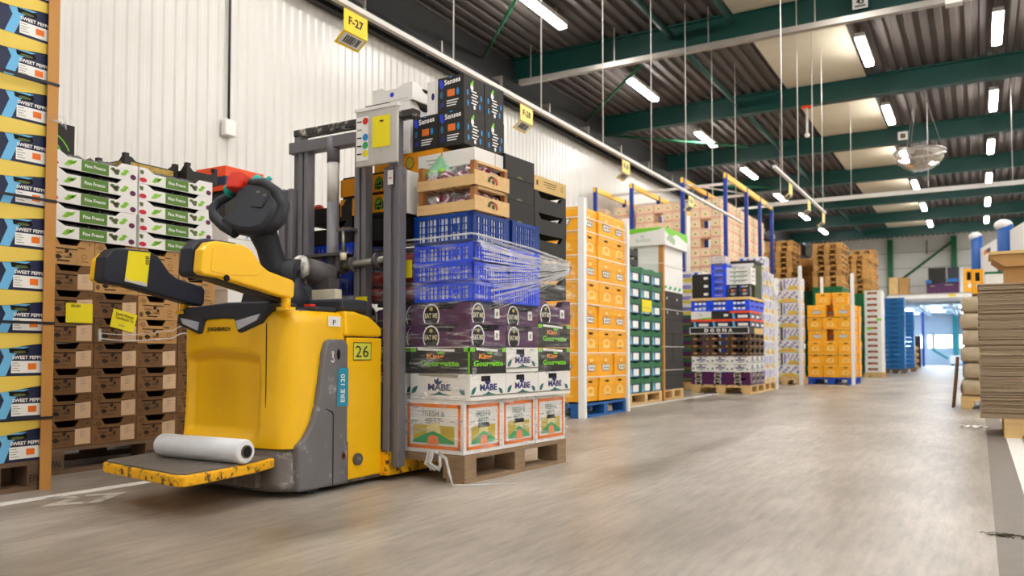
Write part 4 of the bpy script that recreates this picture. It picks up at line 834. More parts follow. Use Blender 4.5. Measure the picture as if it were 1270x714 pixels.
for r_ in range(2):
    for i, u in enumerate((.002, .325)): load('eat', 'purple_tray', -.034, u, .696 + .113 * r_, .396, .318, 'purple tray with round white-rimmed logo, %s row, %s on the load' % (['lower', 'upper'][r_], ['near corner', 'middle'][i]), 'tray', 'purple trays on the load')
    for i in (1, 2): load('eat', 'purple_tray', .002 + .4 * i, .002, .696 + .113 * r_, .396, .318, 'purple tray with round logo, %s row, %s the mast' % (['lower', 'upper'][r_], ['', 'just behind', 'wall side behind'][i]), 'tray', 'purple trays on the load')
load('eat3', 'purple_tray', -.034, .648, .834, .396, .36, 'purple tray on top of the far corner black boxes', 'tray', 'purple trays on the load')
# plastic mesh crates
def mesh_crate(key, w, d, h, m, nx=9, ny=7):
    b = MB(); t = .014
    b.box(-w / 2, -d / 2, 0, w / 2, d / 2, .008, m)
    def wall(ax, a0, a1, f0, f1, n):
        def bx(p0, p1, z0, z1, e=0):
            if ax == 'x': b.box(p0, min(f0, f1), z0, p1, max(f0, f1), z1, m)
            else: b.box(min(f0, f1), p0, z0, max(f0, f1), p1, z1, m)
        bx(a0, a1, 0, .014); bx(a0, a1, h - .02, h); bx(a0, a1, h * .38, h * .38 + .004); bx(a0, a1, h * .62, h * .62 + .004)
        for i in range(n + 1):
            p = a0 + (a1 - a0 - .006) * i / n; wd = .014 if i % 3 == 0 else .003; bx(max(a0, min(p, a1 - wd)), max(a0, min(p, a1 - wd)) + wd, .008, h - .01)
    wall('x', -w / 2, w / 2, -d / 2, -d / 2 + .008, nx * 2 - 3); wall('x', -w / 2, w / 2, d / 2 - .008, d / 2, nx)
    wall('y', -d / 2, d / 2, w / 2 - .008, w / 2, ny * 2); wall('y', -d / 2, d / 2, -w / 2, -w / 2 + .008, ny)
    for x in (-1, 1):
        for y in (-1, 1): b.box(x * w / 2 - (.035 if x > 0 else -.0) + (0 if x > 0 else 0), y * d / 2 - (.035 if y > 0 else 0), 0, x * w / 2 + (0 if x > 0 else .035), y * d / 2 + (0 if y > 0 else .035), h + .004, m)
    F = FRONT(w, d, h); b.dell(F, w * .72, h * .5, .02, .024, m, 2, 10)
    c = MB(); c.box(-w / 2 + .03, -d / 2 + .0085, .012, w / 2 - .0085, d / 2 - .03, h * .86, mBag)
    proto(key, b, [('bagged_greens', c, 'pale bagged greens showing through the mesh')])
mesh_crate('blue', .39, .318, .098, mBlueC); mesh_crate('blue_no_glare', .39, .33, .15, mBlueNoGlare); mesh_crate('blue_no_glare2', .39, .28, .15, mBlueNoGlare); mesh_crate('blue2', .39, .31, .098, mBlueC)  # same crate blue throughout; the brighter copy has film glare put into its colour
for r_ in range(3):
    z = .926 + .1 * r_
    for i, u in enumerate((.0, .322)): load('blue' if i == 0 else 'blue2', 'mesh_crate', -.05, u, z, .39, .318 if i == 0 else .31, 'blue mesh crate tinted with film glare, %s row, %s on the load' % (['lowest', 'middle', 'upper'][r_], ['near corner', 'second along'][i]), 'crate', 'bright blue mesh crates')
    load('blue', 'mesh_crate', .80, .0, z + .06, .39, .318, 'blue mesh crate tinted with film glare, %s of three seen behind the tall mast' % ['lowest', 'middle', 'upper'][r_], 'crate', 'bright blue mesh crates')
load('blue_no_glare', 'mesh_crate', -.05, .002, 1.228, .39, .33, 'blue mesh crate in glare-free colour under the wooden crates', 'crate'); load('blue_no_glare2', 'mesh_crate', -.05, .355, 1.228, .39, .28, 'blue mesh crate in glare-free colour under the three closed black boxes', 'crate')
# wooden crates with radicchio: every slat a part
def wood_crate(u0, z, h, label, lab):
    w, d = .37, .295; P = LP(-.055 + w / 2, u0 + d / 2, z); r = empty('wooden_crate', P, LA); tag(r, label, 'crate')
    def piece(n, x0, y0, z0, x1, y1, z1, m): b = MB(); b.box(x0, y0, z0, x1, y1, z1, m); return b.build(n, r)
    for x in (-1, 1):
        for y in (-1, 1): piece('corner_post', *( (x * w / 2 - .028, ) if x > 0 else (x * w / 2, )), *( (y * d / 2 - .028,) if y > 0 else (y * d / 2,)), 0, *((x * w / 2,) if x > 0 else (x * w / 2 + .028,)), *((y * d / 2,) if y > 0 else (y * d / 2 + .028,)), h, mCrateP)
    piece('side_slat', -w / 2 - .006, -d / 2 - .006, .002, w / 2, -d / 2, .055, mCrateW); piece('side_slat', -w / 2, d / 2, .002, w / 2, d / 2 + .006, .055, mCrateW)
    s = piece('end_board', w / 2, -d / 2 - .006, .002, w / 2 + .008, d / 2 + .006, .078, mCrateW); piece('end_board', -w / 2 - .008, -d / 2, .002, -w / 2, d / 2, .078, mCrateW)
    b = MB(); F = Fr((w / 2 + .008, -d / 2, 0), (0, 1, 0), (0, 0, 1)); b.dpoly(F, [(.10, .03), (.11, .055), (.135, .066), (.16, .062), (.15, .05), (.13, .05), (.125, .03)], M('brand_ink', '4c4a38', .7), 1); b.dpoly(F, [(.16, .062), (.185, .055), (.195, .03), (.175, .02), (.17, .04), (.15, .05)], M('brand_red', 'b8502e', .7), 1); b.dell(F, .15, .035, .014, .012, M('brand_ink', '4c4a38'), 2, 9)
    b.build('stamped_mark', s)
    for i in range(5): x = -w / 2 + .01 + i * (w - .07) / 4; piece('bottom_slat', x, -d / 2, .0, x + .05, d / 2, .006, mCrateW)
    piece('top_rail', w / 2 - .028, -d / 2, h - .012, w / 2, d / 2, h, mCrateW)
    rd = random.Random(int(z * 100)); n = 0
    for yy in (-.085, .005, .09):
        for xx in (-.125, -.035, .055, .125):
            q = MB(); rr = rd.uniform(.044, .052); q.ball((0, 0, 0), rr, mRad, 12, 8, (1.05, 1, .85), .12, n)
            pos = LP(-.055 + w / 2 - xx, u0 + d / 2 + yy, z + .006 + rr * .85 + .022 * (n % 2))
            o = q.build('radicchio', None, pos); o.rotation_euler = (rd.random() * 2, rd.random() * 2, rd.random() * 3)
            tag(o, 'purple and white radicchio head in the %s wooden crate' % lab, 'radicchio', 'radicchio heads in the %s wooden crate' % lab); n += 1
    # clear bags round the heads in the front row
    q = MB(); rr = random.Random(9); N_ = 26; v = []
    for i in range(N_ + 1):
        x = -w / 2 + .04 + (w - .08) * i / N_
        for yy, zz in ((-.125, .05), (-.135, .085), (-.10, .115 + .01 * rr.random()), (-.04, .105), (.05, .11)): v.append((x, yy + rr.uniform(-.006, .006), zz + rr.uniform(-.01, .012)))
    q.add(v, [(5 * i + a, 5 * i + 5 + a, 5 * i + 6 + a, 5 * i + 1 + a) for i in range(N_) for a in range(4)], mBagClear, True)
    o = q.build('clear_bag', None, P, LA); tag(o, 'crinkled clear bag over the radicchio in the %s wooden crate' % lab, 'bag')
wood_crate(.006, 1.384, .128, 'lower slatted wooden crate of radicchio on the unwrapped blue crate', 'lower')
wood_crate(.006, 1.514, .128, 'upper slatted wooden crate of radicchio, topmost at the near corner', 'upper')
q = MB(); q.add([(-.09, 0, 0), (.09, .0, 0), (.01, .03, .12), (-.1, .09, .02), (.1, .09, .01), (.02, .06, .11)], [(0, 1, 2), (3, 5, 4), (0, 2, 5, 3), (1, 4, 5, 2)], M('green_clear_bag', '8fc49a', .35, var=.2, scale=20), True)
for i, (x, y) in enumerate(((-.07, -.01), (-.03, .02), (.05, 0))): q.ball((x, y, .02), .025, mLime, 7, 5, (1, 1, .7), .3, i)
o = q.build('green_bag', None, LP(.24, .05, 1.60), LA); tag(o, 'pale green bag of leaves on the upper wooden crate', 'bag')
# closed black boxes
b = MB(); w, d, h = .39, .305, .122; b.cbox(w, d, h, mBlackCard); F = SIDE(w, d, h); b.drect(F, 0, .0, .01, h, mHole); b.dell(F, d * .5, .006, .03, .012, mOlive, 1, 10, 0, math.pi); G = FRONT(w, d, h); b.drect(G, w - .012, 0, w, h, mHole); proto('closed', b)
for i in range(3): load('closed', 'closed_box', .0, .348, 1.384 + .1235 * i, .39, .305, 'plain closed black box beside the wooden crates, %s of three' % ['lowest', 'middle', 'topmost'][i], 'box', 'closed black boxes')
# black trays at the far corner with a tan one on top
def open_tray(key, w, d, h, m, inner, deco=None):
    b = MB(); tray_walls(b, w, d, h, m, inner, .62, .3, .01)
    if deco: deco(b)
    rd = random.Random(2)
    for i in range(5): b.ball((-w / 2 + .06 + rd.random() * (w - .12), -d / 2 + .05 + rd.random() * (d - .1), h * .66), .035, mOlive if i % 2 else mLime, 7, 5, (1.2, 1, .5), .3, i)
    proto(key, b)
open_tray('btray', .39, .36, .124, mBlackCard, mHole)
for i in range(5): load('btray', 'black_tray', .0, .656, .982 + .1245 * i, .39, .36, 'black open tray at the far corner of the load, %s of five' % row(i, 5), 'tray', 'black trays at the far corner')
mTan = M('tan_board', 'd9b878', .7, var=.06)
b = MB(); tray_walls(b, .39, .36, .085, mTan, mHole, .1, .02); F = SIDE(.39, .36, .085)
for q in ((.1, .056, .25, .061), (.1, .043, .24, .047), (.13, .03, .23, .034), (.02, .03, .04, .06)): b.drect(F, *q, mKraft)
b.dring(F, .31, .045, .014, .014, .003, mKraft); proto('tantray', b)
load('tantray', 'tan_tray', .0, .656, 1.607, .39, .36, 'tan printed tray topmost at the far corner of the load', 'tray')
# things on the back left part of the load
load('btray', 'black_tray', .80, .0, 1.288, .39, .36, 'black tray of red produce, lower of two behind the mast', 'tray', 'black trays behind the mast'); load('btray', 'black_tray', .80, .0, 1.414, .39, .36, 'black tray of red produce, upper of two behind the mast', 'tray', 'black trays behind the mast')
for i in range(7):
    q = MB(); q.ball((0, 0, 0), .036, M('red_produce', 'c23a22', .4, var=.2), 9, 6, (1, 1, .85), .1, i); o = q.build('red_pepper', None, LP(.86 + .048 * i, .07 + .05 * (i % 3), 1.515 + .006 * (i % 2))); tag(o, 'red pepper lying in the upper black tray behind the mast', 'pepper', 'red peppers in the black tray')
b = MB(); b.cbox(.37, .3, .15, mBlackCard); F = FRONT(.37, .3, .15); b.drect(F, .03, .06, .075, .12, mPeach); b.drect(F, .13, .12, .24, .142, mHole); proto('blackbox', b)
load('blackbox', 'black_carton', .405, .0, 1.28, .37, .3, 'black closed carton with small pale label behind the mast', 'carton')
# red net bags below it
for i in range(8):
    q = MB(); q.ball((0, 0, 0), .075, mRedNet, 12, 8, (1.15, 1, .62), .18, i + 3); o = q.build('red_net_bag', None, LP(.46 + .125 * (i % 3), .10 + .02 * (i % 2), .985 + .09 * (i // 3)), LA); tag(o, 'red net bag under film between the blue crates behind the mast', 'bag', 'red net bags on the load')
for u in (.25,):
    b = MB(); b.cbox(.38, .3, .33, mBlackCard); proto('dark_filler', b); load('dark_filler', 'dark_carton', .405, .19, .926, .38, .3, 'dark carton behind the red net bags', 'carton')
def orange_box(key, w, d, h):
    b = MB(); b.cbox(w, d, h, M('amber_card', 'f5a214', .5, var=.04)); F = FRONT(w, d, h)
    x = w - .05; b.dell(F, x, h * .4, .032, .045, mBlack, 1, 16, R(-30), R(210)); b.dell(F, x, h * .45, .026, .036, mLime, 2, 16); b.dell(F, x, h * .45, .022, .031, mBlackCard, 3, 16); b.dleaf(F, x - .012, h * .5, .03, .02, .6, mLimeB, 4); b.dleaf(F, x, h * .5, -.02, .018, -.3, mLimeB, 4); b.drect(F, x - .02, h * .3, x + .02, h * .36, mLimeB, 4)
    b.drect(F, w * .35, h * .4, w * .45, h * .55, mBlack, 1); b.box(-w / 2 + .01, -d / 2 + .01, h, w / 2 - .01, d / 2 - .01, h + .012, mHole)
    proto(key, b)
orange_box('amber', .35, .3, .098)
load('amber', 'amber_box', .545, .0, 1.436, .35, .3, 'amber box with round dark logo, lower behind the silver plate', 'box', 'amber boxes'); load('amber', 'amber_box', .545, .0, 1.55, .35, .3, 'amber box with round dark logo, upper behind the silver plate', 'box', 'amber boxes')
b = MB(); b.cbox(.5, .3, .115, MATS['amber_card']); F = FRONT(.5, .3, .115); b.drect(F, .33, .01, .49, .085, mWhiteP); b.drect(F, .4, .03, .44, .034, mGreyP, 2); b.drect(F, .39, .05, .46, .055, mGreyP, 2); b.dell(F, .27, .06, .03, .034, mGold, 1, 14); b.dring(F, .27, .06, .03, .034, .004, mBlack, 2); b.drect(F, .15, .05, .2, .07, mBlack); proto('amber_wide', b)
load('amber_wide', 'amber_box', .225, .09, 1.647, .5, .3, 'wide amber box with white label under the black printed cartons', 'box', 'amber boxes')
b = MB(); b.cbox(.045, .24, .23, mWhite); F = FRONT(.045, .24, .23); b.dell(F, .022, .13, .008, .016, mNavyP, 1, 10); proto('upright_white', b)
load('upright_white', 'white_tray', .385, -.01, 1.412, .045, .24, 'white tray standing on edge left of the wooden crates', 'tray')
b = MB(); b.cbox(.215, .37, .086, mWhite); F = SIDE(.215, .37, .086); b.drect(F, .18, 0, .184, .086, mGreyP); proto('white_slab', b); load('white_slab', 'white_carton', .005, .09, 1.648, .215, .37, 'plain white carton under the black printed cartons', 'carton')
# black printed cartons
def senses(key, w, d, h):
    b = MB(); b.cbox(w, d, h, mBlackCard); F = FRONT(w, d, h)
    b.dpoly(F, [(.008, h * .93), (.03, h * .95), (.035, h * .8), (.045, h * .76), (.03, h * .66), (.015, h * .72), (.012, h * .82)], mBluePr); b.dtext(F, 'Senses', .045, h * .76, .11, .03, mWhiteP, 2, .03, .06)
    b.drect(F, .065, h * .42, .115, h * .62, M('orange_square', 'ef7c34', .5), 1); b.dell(F, .135, h * .52, .01, .02, mCyan, 1, 10); b.dell(F, .025, h * .5, .01, .022, M('dim_cyan', '2a6a8c', .5), 1, 10); b.dpoly(F, [(.01, .02), (.045, .03), (.04, .06), (.02, .045)], M('dim_blue', '2a2f80', .5), 1)
    for i in range(3): b.drect(F, .06, h * .28 - i * .013, .14 - .008 * i, h * .28 + .006 - i * .013, mWhiteP, 1)
    b.dell(F, w / 2, h * .98, .012, .005, mCyan, 2, 8)
    G = SIDE(w, d, h); b.dleaf(G, d * .38, h * .72, .02, .014, 2.1, mLimeB); b.dleaf(G, d * .38, h * .72, .04, .018, 1.2, mLimeB); b.dell(G, d * .38, h * .68, .014, .016, mWhiteP, 2, 10)
    for i in range(5): b.drect(G, d * (.36 + .04 * (i % 2)), h * .56 - i * .016, d * (.62 + .07 * (i % 2)), h * .56 + .007 - i * .016, mWhiteP, 1)
    b.dell(G, d * .52, h * .13, .01, .012, mWhiteP, 1, 10)
    for x, y in ((.18, .5), (.2, .2), (.85, .46), (.78, .2)): b.dell(G, d * x, h * y, .008, .017, mCyan, 1, 10)
    proto(key, b)
senses('senses', .175, .18, .185)
for nm, v0, u0, z in (('lower row, at the corner', .075, .09, 1.763), ('lower row, behind the corner one', .075, .277, 1.763), ('lower row, left of the corner one', .255, .09, 1.763), ('upper row, at the corner', .08, .09, 1.95), ('upper row, behind the corner one', .08, .277, 1.95)):
    load('senses', 'printed_carton', v0, u0, z, .175, .18, 'black printed carton with blue and orange marks, ' + nm, 'carton', 'black printed cartons on the load', .001)
b = MB(); b.cbox(.07, .2, .18, mWhite); F = FRONT(.07, .2, .18); b.dell(F, .04, .095, .011, .02, mNavyP, 1, 10); b.drect(F, .06, 0, .062, .18, mGreyP); proto('white_end', b); load('white_end', 'white_tray', .26, .09, 1.95, .06, .2, 'white tray end standing against the upper black printed carton', 'tray')
def wtray(key, w, d, h):
    b = MB(); tray_walls(b, w, d, h, mWhite, mGreyP, .3, .2); F = FRONT(w, d, h); b.dell(F, w * .5, h * .5, .016, .014, mBluePr, 1, 10); b.drect(F, w * .1, h * .12, w * .9, h * .14, mGreyP); G = SIDE(w, d, h); b.dell(G, d * .5, h * .8, .04, .02, mHole, 1, 10, math.pi, 2 * math.pi); proto(key, b)
wtray('wtray', .3, .24, .098)
for i, (v0, z) in enumerate(((.455, 1.763), (.46, 1.862), (.45, 1.962), (.44, 2.062 - .1 + .1))):
    if i < 4: load('wtray', 'white_tray', v0 + .01 * (i == 2), .09, z, .3, .24, 'white open tray above the silver plate, %s of four' % row(i, 4), 'tray', 'white trays above the silver plate')
# stretch film round the load
b = MB(); rd = random.Random(1)
def film_top(s): return 1.245 if s < 1.2 else 1.245 - .03 * (s - 1.2)
NU, NZ = 60, 26; v = []; f = []
for i in range(NU + 1):
    s = 2.22 * i / NU   # along the front face from the wall side, round the corner, then along the aisle side
    for j in range(NZ + 1):
        z = .16 + (film_top(s) - .16) * j / NZ
        o = .012 + .006 * math.sin(z * 40 + s * 9) + rd.uniform(-.002, .002); le = .055 * max(0, min(1, (z - .4) / .5))
        if s < 1.19: p = LP(1.2 - s - le * s / 1.2, -o, z)
        elif s > 1.21: p = LP(-o - le, s - 1.2, z)
        else: p = LP(-o * .7 - le, -o * .7, z)
        v.append(p)
for i in range(NU):
    for j in range(NZ): f.append((i * (NZ + 1) + j, (i + 1) * (NZ + 1) + j, (i + 1) * (NZ + 1) + j + 1, i * (NZ + 1) + j + 1))
b.add(v, f, mFilm, True); film = b.build('stretch_film'); tag(film, 'clear stretch film wrapped round the lower load', 'film')
b = MB(); P = (-.035, .985, 1.205)   # (v, u, z) where the gathered film leaves
for i in range(46):
    z0 = 1.25 - .36 * (i / 45) ** 1.2 + rd.uniform(-.01, .01); u0 = .0 + (.12 * rd.random() + .10) * (i > 4) * (i / 45); wd = rd.uniform(.0008, .0035) * (1.8 if i % 7 == 0 else 1)
    A = Vector(LP(-.075, u0, z0)); E_ = Vector(LP(P[0] - rd.uniform(0, .004), P[1], P[2] - .07 * (i / 45) + rd.uniform(-.006, .006))); n = 8; prev = None; vv = []
    for k in range(n + 1):
        q = A.lerp(E_, k / n); q.z -= .015 * math.sin(math.pi * k / n) * rd.uniform(.5, 1); q += Vector((.004 * math.sin(k * 2 + i), 0, 0)); vv += [(q.x, q.y, q.z - wd), (q.x, q.y, q.z + wd)]
    b.add(vv, [(2 * k, 2 * k + 2, 2 * k + 3, 2 * k + 1) for k in range(n)], mStrand, True)
o = b.build('film_strand', film); o['label'] = 'fan of gathered white film strands'; o['kind'] = 'stuff'
b = MB(); b.tube([LP(.5, -.02, 1.262), LP(.25, -.024, 1.258), LP(-.06, -.022, 1.262), LP(-.075, .02, 1.26), LP(-.08, .5, 1.24), LP(-.04, .99, 1.21)], .006, mStrand, 6); b.build('film_edge', film)['label'] = 'gathered upper edge of the film'
b = MB()
for a, c, d_ in ((.03, .05, .02), (.05, .02, .035), (.02, -.01, .03)):
    b.tube([LP(.14, -.03, .15), LP(.14 + a, -.05, .165), LP(.16 + a, -.055, .13 - d_), LP(.13 + c, -.05, .07), LP(.12, -.045, .09), LP(.13, -.035, .14)], .009, mStrand, 7)
b.tube([LP(.14, -.03, .15), LP(.08, -.05, .13), LP(.05, -.06, .06), LP(.02, -.07, .006), LP(-.05, .0, .004), LP(-.14, .1, .004), LP(-.2, .16, .004)], [.01, .009, .007, .005, .004, .003, .003], mStrand, 7)
o = b.build('film_tail'); tag(o, 'knotted tail of white film trailing from the load to the floor', 'film')
b = MB(); F = Fr(LP(.42, -.022, 1.06), (math.cos(LA), math.sin(LA), 0), (0, 0, 1)); b.drect(F, 0, 0, .085, .095, mLabelY, 0); o = b.build('yellow_label'); tag(o, 'yellow paper on the film beside the mast', 'paper')
# ------------------------------------------------------------------ stacks along the lane, nearest first
def grid_shell(key, name, x0, y0, z0, w, d, h, nx, ny, nz, label, cat, group, front=True, side=True, j=.006, skip=None, key_of=None, names=None):
    """boxes of a stack on its two visible faces (-y and +x) only: x0 = right edge, y0 = near edge"""
    for k in range(nz):
        for ix in range(nx):
            for iy in range(ny):
                if not ((front and iy == 0) or (side and ix == 0)): continue
                if skip and skip(ix, iy, k): continue
                where = 'near corner column' if ix == 0 and iy == 0 else ('%s column along the near face' % ['', 'second', 'third', 'fourth', 'fifth', 'sixth', 'seventh', 'eighth', 'ninth'][ix] if iy == 0 else '%s column along the aisle face' % ['', 'second', 'third', 'fourth', 'fifth', 'sixth', 'seventh', 'eighth'][iy])
                put(key_of(ix, iy, k) if key_of else key, name, (x0 - w / 2 - ix * w, y0 + d / 2 + iy * d, z0 + h * k), label % (row(k, nz), where), cat, group, 0, j)
def profile(x, y, h, m, label, w=.045):
    b = MB(); b.box(0, 0, 0, .008, w, h, m); b.box(-w, 0, 0, 0, .008, h, m); o = b.build('corner_post', None, (x, y, 0)); tag(o, label, 'corner post'); return o
def straps(x0, x1, y0, y1, zs, m, label, t=.008):
    b = MB()
    for z in zs:
        b.box(x0 - .004, y0 - .006, z, x1 + .006, y0 - .003, z + t, m); b.box(x1 + .003, y0 - .006, z, x1 + .006, y1, z + t, m)
    o = b.build('strap'); tag(o, label, 'strap'); return b
def banana(key, w, d, h, style=0):
    b = MB(); b.cbox(w * .985, d * .985, h - .004, mBanana); w, d = w * .985, d * .985
    ld = MB(); ld.box(-w / 2 - .004, -d / 2 - .004, h * .62, w / 2 + .004, d / 2 + .004, h - .002, mBanana)
    for F, L in ((Fr((-w / 2, -d / 2 - .004, 0), (1, 0, 0), (0, 0, 1)), w), (Fr((w / 2 + .004, -d / 2, 0), (0, 1, 0), (0, 0, 1)), d)):
        if style == 0:
            b.dpoly(F, [(L * .24, h * .52), (L * .78, h * .52), (L * .72, h * .24), (L * .30, h * .24)], mGreyP, 1); b.dpoly(F, [(L * .28, h * .48), (L * .74, h * .48), (L * .69, h * .28), (L * .33, h * .28)], mWhiteP, 2)
            for i in range(3): b.drect(F, L * (.36 + .12 * i), h * .33, L * (.44 + .12 * i), h * .44, mGreyP, 3)
            b.dell(F, L * .5, h * .68, L * .1, h * .08, mBananaP, 1, 12); b.dell(F, L * .5, h * .58, L * .05, h * .03, mOrangeBand, 1, 8)
        else:
            b.dell(F, L * .5, h * .40, L * .26, h * .2, mBananaP, 1, 18); b.dell(F, L * .52, h * .42, L * .13, h * .1, mBanana, 2, 14); b.drect(F, L * .2, h * .2, L * .8, h * .26, mBananaP, 1); ld.drect(F, L * .38, h * .76, L * .62, h * .84, mHole, 1)
        ld.drect(F, L * .1, h * .9, L * .9, h * .94, mBananaP, 1)
    proto(key, b, [('lid', ld, None)])
# yellow stack beside the load
XB, YBn = -3.48, 7.44
banana('ban0', .5, .393, .25, 0); banana('ban1', .5, .393, .25, 1)
grid_shell('', 'banana_carton', XB, YBn, .165, .5, .393, .25, 2, 3, 8, 'yellow banana carton beside the wrapped load, %s, %s', 'carton', 'yellow cartons of the nearer stack', j=.012, key_of=lambda x, y, k: 'ban0' if (k + x) % 2 else 'ban1')
pallet(XB - .5, YBn + .59, 0, 1.0, 1.18, mBluePal, 'blue painted pallet under the nearer yellow cartons')
profile(XB + .02, YBn - .02, 2.25, mPost, 'white corner profile on the near corner of the nearer yellow stack', .06); profile(XB + .02, YBn + 1.15, 2.2, mPost, 'white profile on the far edge of the nearer yellow stack', .06)
straps(XB - 1.0, XB + .012, YBn - .012, YBn + 1.19, [.41, .66, .91, 1.16, 1.41, 1.66, 1.91, 2.05], mStrapW, 'white straps running round the nearer yellow stack', .01)
# green plastic crates
def green_tray(key, w, d, h):
    b = MB(); b.box(-w / 2, -d / 2, 0, w / 2, d / 2, h * .64, mNavy); 
    v = []; n = 10
    for i in range(n + 1):
        y = -d / 2 + d * i / n; q = .012 * math.cos(2 * math.pi * i / n) - .012
        v += [(w / 2 + .006, y, h * .60), (w / 2 + .01, y, h - .004 + q), (-w / 2, y, h - .004 + q), (-w / 2, y, h * .6)]
    f = [(4 * i + a, 4 * i + 4 + a, 4 * i + 4 + (a + 1) % 4, 4 * i + (a + 1) % 4) for i in range(n) for a in range(4)] + [(0, 1, 2, 3), (4 * n + 3, 4 * n + 2, 4 * n + 1, 4 * n)]
    rm = MB(); rm.add(v, f, mGreenC); b.box(w / 2 - .01, -d / 2, 0, w / 2 + .006, -d / 2 + .03, h * .62, mGreenC); b.box(w / 2 - .01, d / 2 - .02, 0, w / 2 + .006, d / 2, h * .62, mGreenC)
    F = SIDE(w, d, h); b.drect(F, d * .36, h * .1, d * .84, h * .52, mWhiteP, 1); b.dpoly(F, [(d * .12, h * .05), (d * .3, h * .05), (d * .24, h * .55), (d * .16, h * .55)], mSky, 1); b.drect(F, d * .36, h * .06, d * .84, h * .1, mSky, 1)
    proto(key, b, [('wavy_rim', rm, 'green wavy rim')])
green_tray('gtray', .4, .4, .206)
XGn, YGn = -3.83, 9.56
grid_shell('gtray', 'green_crate', XGn, YGn, .146, .4, .403, .206, 2, 3, 8, 'green crate with blue and white front, %s, %s', 'crate', 'green crates', j=.004)
pallet(XGn - .42, YGn + .61, 0, .84, 1.22, mWoodL, 'pallet under the green crates')
b = MB(); F = Fr((0, 0, 0), (0, 1, 0), (0, 0, 1)); b.box(-.002, 0, 0, 0, .36, .16, mLabelY); b.drect(F, .04, .05, .3, .056, mGreyP); o = b.build('yellow_label', None, (XGn + .012, YGn + .44, 1.21)); tag(o, 'yellow paper on the front of the green crates', 'paper')
open_tray('btray2', .4, .36, .12, mBlackCard, mHole)
for i in range(2): put('btray2', 'black_tray', (XGn - .22, YGn + .21, 1.795 + .122 * i), 'black tray on top of the green crates, %s' % ['lower', 'upper'][i], 'tray', 'black trays on the green crates')
# tall stack of black boxes with a printed lid box
XT_, YT_ = -3.83, 10.82
b = MB(); b.cbox(.5, .45, .2, mBlackCard); F = SIDE(.5, .45, .2); b.dell(F, .2, .1, .018, .022, mWhiteP, 1, 10); b.drect(F, 0, .194, .45, .199, mHole); proto('tallblack', b)
b = MB(); b.cbox(.5, .45, .2, mBlackCard); F = SIDE(.5, .45, .2); b.drect(F, 0, .194, .45, .199, mHole); proto('tallplain', b)
grid_shell('', 'black_carton', XT_, YT_, .146, .5, .45, .2, 2, 2, 7, 'black carton of the tall lidded stack, %s, %s', 'carton', 'black cartons of the tall stack', j=.004, key_of=lambda x, y, k: 'tallblack' if k > 4 else 'tallplain')
b = MB(); b.cbox(1.0, .9, .09, mWhite); F = SIDE(1.0, .9, .09)
for i in range(4): b.dleaf(F, .06 + .21 * i, .02, .12, .05, .5, mMint, 1); b.dell(F, .16 + .21 * i, .055, .03, .02, mMint, 2, 8)
o = b.build('printed_tray', None, (XT_ - .5, YT_ + .45, 1.548)); tag(o, 'low white tray with green print on the tall black stack', 'tray')
b = MB(); b.cbox(1.0, .9, .54, mWhite); F = SIDE(1.0, .9, .54); b.drect(F, .0, .26, .9, .265, mGreyP); o = b.build('white_box', None, (XT_ - .5, YT_ + .45, 1.64)); tag(o, 'tall plain white box under the green and white lid', 'box')
b = MB(); w, d, h = 1.12, 1.0, .245; b.cbox(w, d, h, mWhite); F = FRONT(w, d, h); b.dpoly(F, [(0, h), (w, h), (w * .9, h * .86), (w * .55, h * .72), (w * .3, h * .55), (0, h * .4)], mLimeB, 1); b.dtext(F, 'EcoFarm', w * .62, h * .22, .22, .05, M('pale_green_print', 'aebfa6', .6), 1); b.dleaf(F, w * .68, h * .48, .06, .02, .5, MATS['pale_green_print'])
G = SIDE(w, d, h); b.dpoly(G, [(0, h), (d, h), (d, h * .5), (d * .8, h * .62), (d * .5, h * .8), (d * .25, h * .55), (0, h * .8)], mLimeB, 1); b.dpoly(G, [(d * .05, h * .35), (d * .4, h * .1), (d * .45, h * .45), (d * .2, h * .7)], MATS['pale_green_print'], 2)
o = b.build('lid', None, (XT_ - .5, YT_ + .45, 2.182)); tag(o, 'white lid box with lime green wave on the tall stack', 'box')
profile(XT_ + .012, YT_ - .012, 2.18, mPostK, 'brown cardboard corner profile on the tall black stack', .06)
pallet(XT_ - .5, YT_ + .45, 0, 1.0, .9, mWoodL, 'pallet under the tall black stack')
straps(XT_ - 1.0, XT_ + .012, YT_ - .012, YT_ + .9, [.42, .75, 1.28, 1.92], mStrapW, 'white straps running round the tall black stack')
# mixed stack with the long black tray
XD, YD = -3.2, 13.2
pallet(XD - .485, YD + .5, 0, .97, 1.0, mWoodL, 'clean pine pallet under the mixed stack')
cw = .323
def dk(key, name, z, h, n, label, cat, group, cols=3, j=.004):
    for k in range(n):
        for ix in range(cols):
            put(key, name, (XD - cw / 2 - cw * ix, YD + .165, z + h * k), label % (row(k, n) if n > 1 else 'single row', ['right', 'middle', 'left'][ix]), cat, group, 0, j)
        for iy in (1, 2): put(key, name, (XD - cw / 2, YD + .165 + .333 * iy, z + h * k), label % (row(k, n) if n > 1 else 'single row', ['', 'aisle side middle', 'aisle side farthest'][iy]), cat, group, 0, j)
eatme('eatD', .321, .331, .104); mabe('mabeD', .321, .331, .126)
dk('eatD', 'purple_tray', .146, .105, 2, 'purple tray at the foot of the mixed stack, %s, %s', 'tray', 'purple trays of the mixed stack')
dk('mabeD', 'vegetable_carton', .358, .128, 2, 'white carton with navy lettering in the mixed stack, %s, %s', 'carton', 'white cartons of the mixed stack')
b = MB(); w, d, h = .321, .331, .12; tray_walls(b, w, d, h, mBrownTray, mHole, .55, .5)
for F in (FRONT(w, d, h), SIDE(w, d, h)): b.drect(F, .03, .03, .1, .055, mKraftL); b.dell(F, .27, .04, .012, .012, mGold, 1, 8)
proto('brownD', b)
